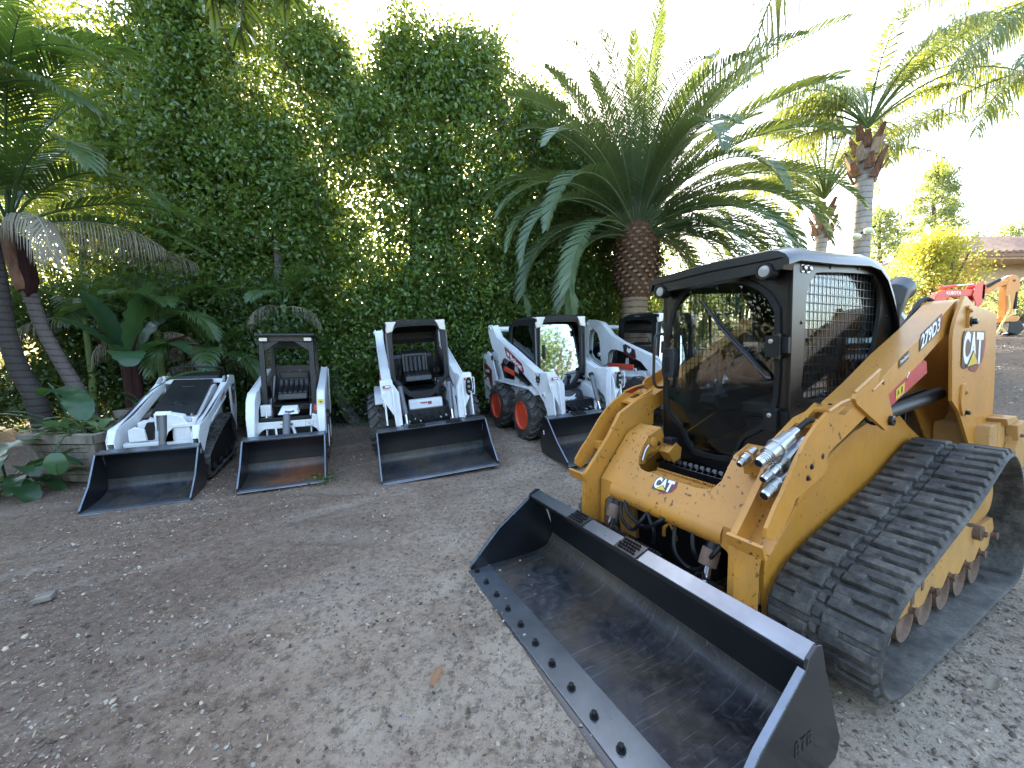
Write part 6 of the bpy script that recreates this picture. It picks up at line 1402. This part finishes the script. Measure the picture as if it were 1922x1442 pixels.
    L2 = [((random.uniform(-.3, .3), random.uniform(-.3, .1), .52), random.uniform(0, 6.28), rd(random.uniform(35, 80)), random.uniform(.08, .25), random.uniform(.18, .34), random.uniform(.08, .15), rd(random.uniform(40, 110)), .1) for _ in range(38)]
    plant('variegated_plant', 'pale variegated foliage spilling around the front planter box', 'plant', (-5.42, 5.07, 0), L2, 'variegated')
    L3 = [((random.uniform(-.35, .35), random.uniform(-.3, .3), .6), random.uniform(0, 6.28), rd(random.uniform(30, 75)), random.uniform(.1, .4), random.uniform(.3, .55), random.uniform(.12, .24), rd(random.uniform(50, 110)), .1) for _ in range(18)]
    plant('planter_plant', 'dark broad-leaved plants in the rear planter box', 'plant', (-5.75, 6.55, 0), L3, 'banana')
    L4 = [((random.uniform(-.3, .3), random.uniform(-.3, .3), .0), random.uniform(-1.2, 1.2), rd(random.uniform(30, 75)), random.uniform(.2, .5), random.uniform(.4, .7), random.uniform(.16, .24), rd(random.uniform(60, 120)), .25) for _ in range(14)]
    plant('elephant_ear', 'low dark broad-leaved plant on the ground at the left edge', 'plant', (-5.9, 4.5, 0), L4, 'banana')
    R = thing('undergrowth', 'dark tangled undergrowth behind the planters', 'undergrowth', loc=(0, 0, 0)); R['kind'] = 'stuff'
    pts = blob_points([((x_, 7.9+random.uniform(-.3, .3), h), (.8, .5, .6)) for x_ in np.arange(-13.5, -4.4, .8) for h in (.35, .9, 1.6, 2.5)], 6500, 9, -.15, (), .4); leaf_cloud('foliage', pts, 9, (.14, .14, .12), .10, 'king', R)
    R = thing('ground_weeds', 'small weeds and fallen green leaves along the foot of the fence', 'weeds'); R['kind'] = 'stuff'
    P = [(random.uniform(-5, 3.2), random.uniform(8.0, 8.6), 0) for _ in range(260)]+[(random.gauss(-2.4, .12), random.gauss(4.75, .10), 0) for _ in range(30)]; P = [(a, b, ground_z(a, b)+.03) for a, b, c in P]
    leaf_cloud('weeds_foliage', P, 6, (.06, .06, .02), .05, 'grassy', R)
def build_back_right():
    # cloth fence behind the row
    R = thing('cloth_fence', 'dark windscreen cloth fence standing under the hedge', 'fence', loc=(0, 8.75, 0))
    m = MB(); n = 40; P = [(-9+i*.36, math.sin(i*1.9)*.02+.03*math.sin(i*.7)+max(0, -9+i*.36+.2)*.62) for i in range(n)]
    for (x0, y0), (x1, y1) in zip(P, P[1:]): m.add([(x0, y0, ground_z(x0, 8.7)-.05), (x1, y1, ground_z(x1, 8.7)-.05), (x1, y1+.01, 1.9), (x0, y0+.01, 1.9), (x0, y0+.01, ground_z(x0, 8.7)-.05), (x1, y1+.01, ground_z(x1, 8.7)-.05)], [(0, 1, 2, 3), (4, 3, 2, 5)], 'screen')
    m.build('cloth', R, smooth=60)
    p0 = None
    for i in range(6):
        if p0 is None: m = MB(); m.tube([(0, 0, 0), (0, 0, 2.0)], .03, 'cyl_grey', 10); o = m.build('post', R); p0 = o
        else: o = p0.copy(); COL.objects.link(o); o.parent = R
        o.location = (-8.4+i*2.4, .08, 0)
    # bushes, skyline trees and the house
    g = 'shrubs beyond the yard'
    shrub('yellow_shrub', 'bright yellow sunlit shrub above the red loader arm', 'shrub', 15.2, 14.2, 2.2, 1.2, 3.5, 1500, 'yellowbush', .11, 9, g)
    shrub('yellow_shrub', 'smaller yellow-green shrub between the cab roof and the big yellow shrub', 'shrub', 13.3, 14.8, 2.0, 1.2, 2.5, 800, 'yellowbush', .11, 9, g)
    for (x, y, r, h, lb) in ((5.0, 12.5, 1.4, 2.6, 'pale green shrub seen through the left of the cab windows'), (7.4, 12.8, 1.5, 2.9, 'pale green shrub seen behind the mesh window'), (9.8, 12.6, 1.5, 3.2, 'pale green shrub right behind the black cab'), (11.8, 13.2, 1.3, 2.6, 'pale green shrub left of the red loader arm'), (17.5, 13.6, 1.3, 1.3, 'green shrub behind the orange excavator arm'), (19.5, 13.5, 1.6, 1.3, 'green shrub at the right edge below the house')):
        shrub('shrub', lb, 'shrub', x, y, ground_z(x, y), r, h, int(420*r*h/3), 'pale', .11, 9, g, thr=-.1)
    pine(31.5, 30, 10.5, 'tall conical skyline tree right of the yellow shrub', 1700, 3, 'pale', 2.6)
    pine(27.6, 30, 7.6, 'smaller sparse skyline tree with bare trunk', 800, 6, 'pale', 1.9, .45)
    pine(37.5, 30, 6.0, 'low pale skyline tree above the tiled roof', 700, 8, 'pale', 2.6, .2)
    # house corner
    H = thing('house', 'tan house corner with clay tile roof at the right edge', 'house', loc=(0, 0, 0))
    gx, gy = 19.6, 16.0; zr = 5.15
    w = MB(); w.box((19.6, 16.8, 1.5), (34, 26, zr-.15), 'stucco'); w.build('wall', H)
    r = MB()
    rf = [(18.2, 15.6, zr), (36, 15.6, zr), (36, 27, zr), (18.2, 27, zr)]; top = [(24, 20.5, zr+1.9), (36, 20.5, zr+1.9), (36, 21.5, zr+1.9), (24, 21.5, zr+1.9)]
    r.loops(rf, top, 'rooftile'); r.box((18.2, 15.6, zr-.16), (36, 27, zr-.005), 'stucco'); r.box((18.12, 15.52, zr-.10), (36, 15.6, zr+.04), 'woodtrim'); r.box((18.12, 15.6, zr-.10), (18.2, 27, zr+.04), 'woodtrim')
    for i in range(60):
        x = 18.35+i*.28; f = min(1, (x-18.2)/5.8); r.tube([(x, 15.50, zr+.07), (x, 15.6+4.9*f, zr+1.9*f+.05)], .085, 'rooftile', 8)
    for i in range(40):
        y = 15.75+i*.28; f = min(1, (y-15.6)/4.9, (27-y)/5.5); r.tube([(18.1, y, zr+.07), (18.2+5.8*f, y, zr+1.9*f+.05)], .085, 'rooftile', 8)
    r.build('roof', H); w = MB(); w.box((19.56, 18.4, 3.0), (19.61, 20.2, 4.3), 'decal_black'); w.box((21.5, 16.74, 2.9), (23.2, 16.81, 4.3), 'decal_black'); w.build('window', H)
    # red tractor loader arm
    R = thing('red_loader_arm', 'red tractor backhoe boom raised behind the yellow machine', 'backhoe', pose(13.42, 12.0, -.30, 0))
    m = MB(); pr = [(-.75, 3.2), (-.60, 3.52), (-.30, 3.60), (.55, 3.59), (.55, 3.40), (-.25, 3.38), (-.5, 3.1), (-1.2, 2.3), (-1.4, 2.4)]
    m.prism(pr, 'v', -.10, .10, 'red2'); b = m.build('boom', R, .015)
    q = MB(); d = Decal(q, (-.36, -.102, 3.44), (.44, 0, .0), (0, 0, .10)); d.text('KUBOTA', 0, 0, 1, 1, 'decal_white', 1, .02); q.build('lettering', b, smooth=0)
    kn = [(.40, 3.42), (.45, 3.62), (.52, 3.78), (.66, 3.80), (.78, 3.74), (.80, 3.55), (.76, 3.35), (.66, 3.12), (.55, 2.95), (.50, 3.2)]
    m = MB(); m.prism(kn, 'v', -.13, -.10, 'red2'); m.prism(kn, 'v', .10, .13, 'red2'); m.box((.68, -.13, 3.3), (.76, .13, 3.72), 'red2'); m.build('knuckle', R, .006)
    m = MB(); m.tube([(-.35, 0, 3.70), (.52, 0, 3.75)], .025, 'chrome', 12); m.tube([(-.50, 0, 3.66), (.0, 0, 3.71)], .045, 'red2', 12); m.build('boom_cylinder', R)
    m = MB(); m.box((-2.6, -.8, 1.9), (-1.2, .8, 2.6), 'red2'); m.box((-2.5, -.7, 1.6), (-1.5, .7, 1.95), 'dark_grey'); o = m.build('body', R, .02)
    for s in (1, -1): m = MB(); m.lathe((-2.0, s*.8, 2.1), 'v', [(0, .45), (s*.3, .45)], 'tyre', 24); m.build('wheel', R)
    R = thing('mini_excavator_arm', 'weathered orange excavator boom folded down with yellow hydraulic hoses', 'excavator', pose(14.80, 12.0, -.30, 0))
    m = MB(); m.prism([(-.72, 3.40), (-.70, 3.50), (-.30, 3.70), (.02, 3.84), (.18, 3.86), (.14, 3.76), (-.2, 3.62), (-.55, 3.42), (-.66, 3.34)], 'v', -.08, .08, 'excavator_orange'); m.build('boom', R, .01)
    m = MB(); m.prism([(.06, 3.70), (.12, 3.92), (.24, 4.02), (.36, 3.97), (.46, 3.80), (.48, 3.56), (.36, 3.50), (.32, 3.1), (.30, 2.72), (.10, 2.72), (.08, 3.2), (.05, 3.52)], 'v', -.09, .09, 'excavator_orange')
    m.tube([(.27, -.11, 3.84), (.27, .11, 3.84)], .035, 'rust', 14); m.build('stick', R, .01)
    m = MB(); m.tube([(-.62, 0, 3.60), (-.05, 0, 3.88)], .045, 'plastic', 14); m.tube([(-.05, 0, 3.88), (.18, 0, 3.98)], .028, 'chrome', 12); m.build('boom_cylinder', R)
    m = MB(); m.tube([(.46, 0, 3.52), (.47, 0, 3.0)], .05, 'plastic', 14); m.tube([(.47, 0, 3.02), (.48, 0, 2.82)], .028, 'chrome', 12); m.build('stick_cylinder', R)
    m = MB(); m.prism([(.06, 2.74), (.50, 2.80), (.52, 2.66), (.3, 2.55), (.1, 2.6)], 'v', -.10, .10, 'excavator_orange'); m.build('linkage', R, .01)
    m = MB(); m.tube(smooth_path([(.10, -.12, 3.4), (.14, -.14, 3.1), (.10, -.14, 2.85), (-.04, -.14, 2.55), (-.16, -.14, 2.3), (-.3, -.14, 2.2)], 6), .022, 'hose_yellow', 8)
    m.tube(smooth_path([(.36, -.14, 2.86), (.15, -.16, 2.80), (-.02, -.16, 2.62), (-.05, -.16, 2.45), (.08, -.16, 2.32), (.36, -.16, 2.28)], 6), .02, 'hose_yellow', 8); m.build('hydraulic_hoses', R)
    m = MB(); m.prism([(.12, 2.62), (.45, 2.62), (.60, 2.4), (.40, 2.22), (.1, 2.3)], 'v', -.2, .2, 'plastic')
    for s in range(3): m.prism([(.12, 2.34), (.02, 2.24), (.14, 2.26)], 'v', -.18+s*.15, -.10+s*.15, 'steel')
    m.build('bucket', R, .01)
    R = thing('parked_pickup', 'pale teal vehicle glimpsed through the mesh side window', 'vehicle', pose(8.0, 9.7, ground_z(8, 9.5), 5))
    m = MB(); m.prism([(-2.4, .45), (-2.4, 1.0), (-.9, 1.05), (-.5, 1.62), (.75, 1.64), (1.25, 1.10), (2.3, .98), (2.4, .5)], 'v', -.85, .85, 'teal', ); m.build('body', R, .06, seg=3)
    m = MB()
    for s in (1, -1): m.prism([(-.75, 1.08), (-.42, 1.54), (.05, 1.55), (.05, 1.08)], 'v', s*.85, s*.862, 'decal_black'); m.prism([(.12, 1.08), (.12, 1.55), (.68, 1.56), (1.06, 1.12)], 'v', s*.85, s*.862, 'decal_black')
    m.loops([(.80, -.72, 1.60), (1.22, -.78, 1.15), (1.22, .78, 1.15), (.80, .72, 1.60)], [(.83, -.72, 1.62), (1.26, -.78, 1.16), (1.26, .78, 1.16), (.83, .72, 1.62)], 'mirror_glass'); m.build('window', R, .01)
    m = MB()
    for u in (-1.5, 1.45):
        for s in (1, -1): m.lathe((u, s*.72, .36), 'v', [(0, .2), (0, .34), (s*.03, .36), (s*.2, .36), (s*.2, .2)], 'tyre', 28); m.lathe((u, s*.90, .36), 'v', [(0, .2), (s*.02, .18)], 'steel', 20)
    m.build('wheels', R)
    R = thing('green_loader', 'green machine glimpsed through the cab of the yellow loader', 'vehicle', pose(5.4, 8.4, ground_z(5.4, 8.4), 15))
    m = MB(); m.prism([(-1.2, .5), (-1.2, 1.2), (-.3, 1.25), (1.2, 1.0), (1.3, .55)], 'v', -.45, .45, 'green'); m.build('hood', R, .05, seg=3)
    m = MB()
    for u, r_ in ((-.8, .5), (.9, .34)):
        for s in (1, -1): m.lathe((u, s*.5, r_), 'v', [(0, r_*.6), (0, r_*.95), (s*.04, r_), (s*.24, r_), (s*.26, r_*.6)], 'tyre', 28)
    m.box((-1.1, -.3, .45), (1.0, .3, .7), 'plastic'); m.tube([(-1.0, .4, 1.2), (-1.05, .4, 1.9), (-1.05, -.4, 1.9), (-1.0, -.4, 1.2)], .03, 'black', 8); m.build('wheels', R)
    # string light bulbs on the slender palm, brown leaf on the ground, timber offcut
    for i, (dx, dz) in enumerate(((-.36, 0), (-.10, .12))):
        R = thing('string_light_bulb', ('lower left' if i == 0 else 'upper right')+' round bulb of the light string on the slender palm trunk', 'light bulb', loc=(7.85+dx, 8.7, 3.98+dz), group='bulbs of the light string')
        m = MB(); m.ball((0, 0, 0), .085, 'decal_bulb', 14, (1.1, 1, .8)); m.build('globe', R, smooth=60); m = MB(); m.tube([(.05, 0, .04), (.16, .02, .10)], .02, 'plastic', 8); m.build('socket', R)
def build_litter():
    def curled(name, lb, x, y, s, mat, n=6, fold=.5, rz=0):
        V, F, A = [], [], []; broad_leaf(V, F, A, (0, 0, .02), rz, .2, s*.12, s, s*.55, -.4, fold, .5); o = np_mesh(name, V, F, mat, A, smooth=True); o.location = (x, y, ground_z(x, y)); return tag(o, lb, 'leaf')
    curled('fallen_leaf', 'curled brown fallen leaf on the dirt in front of the big bucket', -.39, 1.70, .085, 'leaflitter', rz=1.2)
    curled('fallen_leaf', 'pale dry fallen leaf beside the rubber track at right edge', 2.16, 1.65, .07, 'deadpalm', rz=.5)
    m = MB(); m.box((-.045, -.035, 0), (.045, .035, .03), 'wood'); o = m.build('timber_offcut', None, .003); o.location = (-3.05, 2.42, .0); o.rotation_euler = (.1, -.1, .4); tag(o, 'small brown timber offcut lying on the soil near the left edge', 'wood block')
    # leafy twig hanging into the top of the frame
    R = thing('overhanging_branch', 'dark leafy branch tip hanging into the top edge of the picture', 'branch', loc=(-2.0, 3.2, 4.3))
    m = MB(); tw = [[(.2, -.4, .9), (.05, -.1, .45), (0, 0, .1), (-.08, .05, -.25)], [(.05, -.1, .45), (.2, .0, .25), (.32, .05, .02)], [(.03, -.05, .3), (-.2, 0, .12), (-.28, .05, -.02)], [(-1.6, -.3, 1.0), (-1.15, 0, .6), (-1.05, .05, .42)], [(.2, -.4, .9), (-.8, -.4, 1.1), (-1.6, -.3, 1.0)]]
    V, F, A = [], [], []
    random.seed(14)
    for i, t in enumerate(tw):
        p = smooth_path(t, 6); m.tube(p, .006, 'bark', 6)
        if i < 3:
            for k, q in enumerate(p[4:]):
                for s in (0, 1): broad_leaf(V, F, A, tuple(q), random.uniform(0, 6.28), math.radians(random.uniform(-70, 10)), .02, random.uniform(.15, .24), .07, .6, .2)
        elif i == 3: broad_leaf(V, F, A, tuple(p[-1]), 2.6, -.6, .02, .2, .07, .5, .2)
    m.build('twig', R, smooth=60); np_mesh('leaves', V, F, 'ficus', A, R, smooth=True)
build_ground()
build_cat()
build_row()
build_plants()
build_litter()
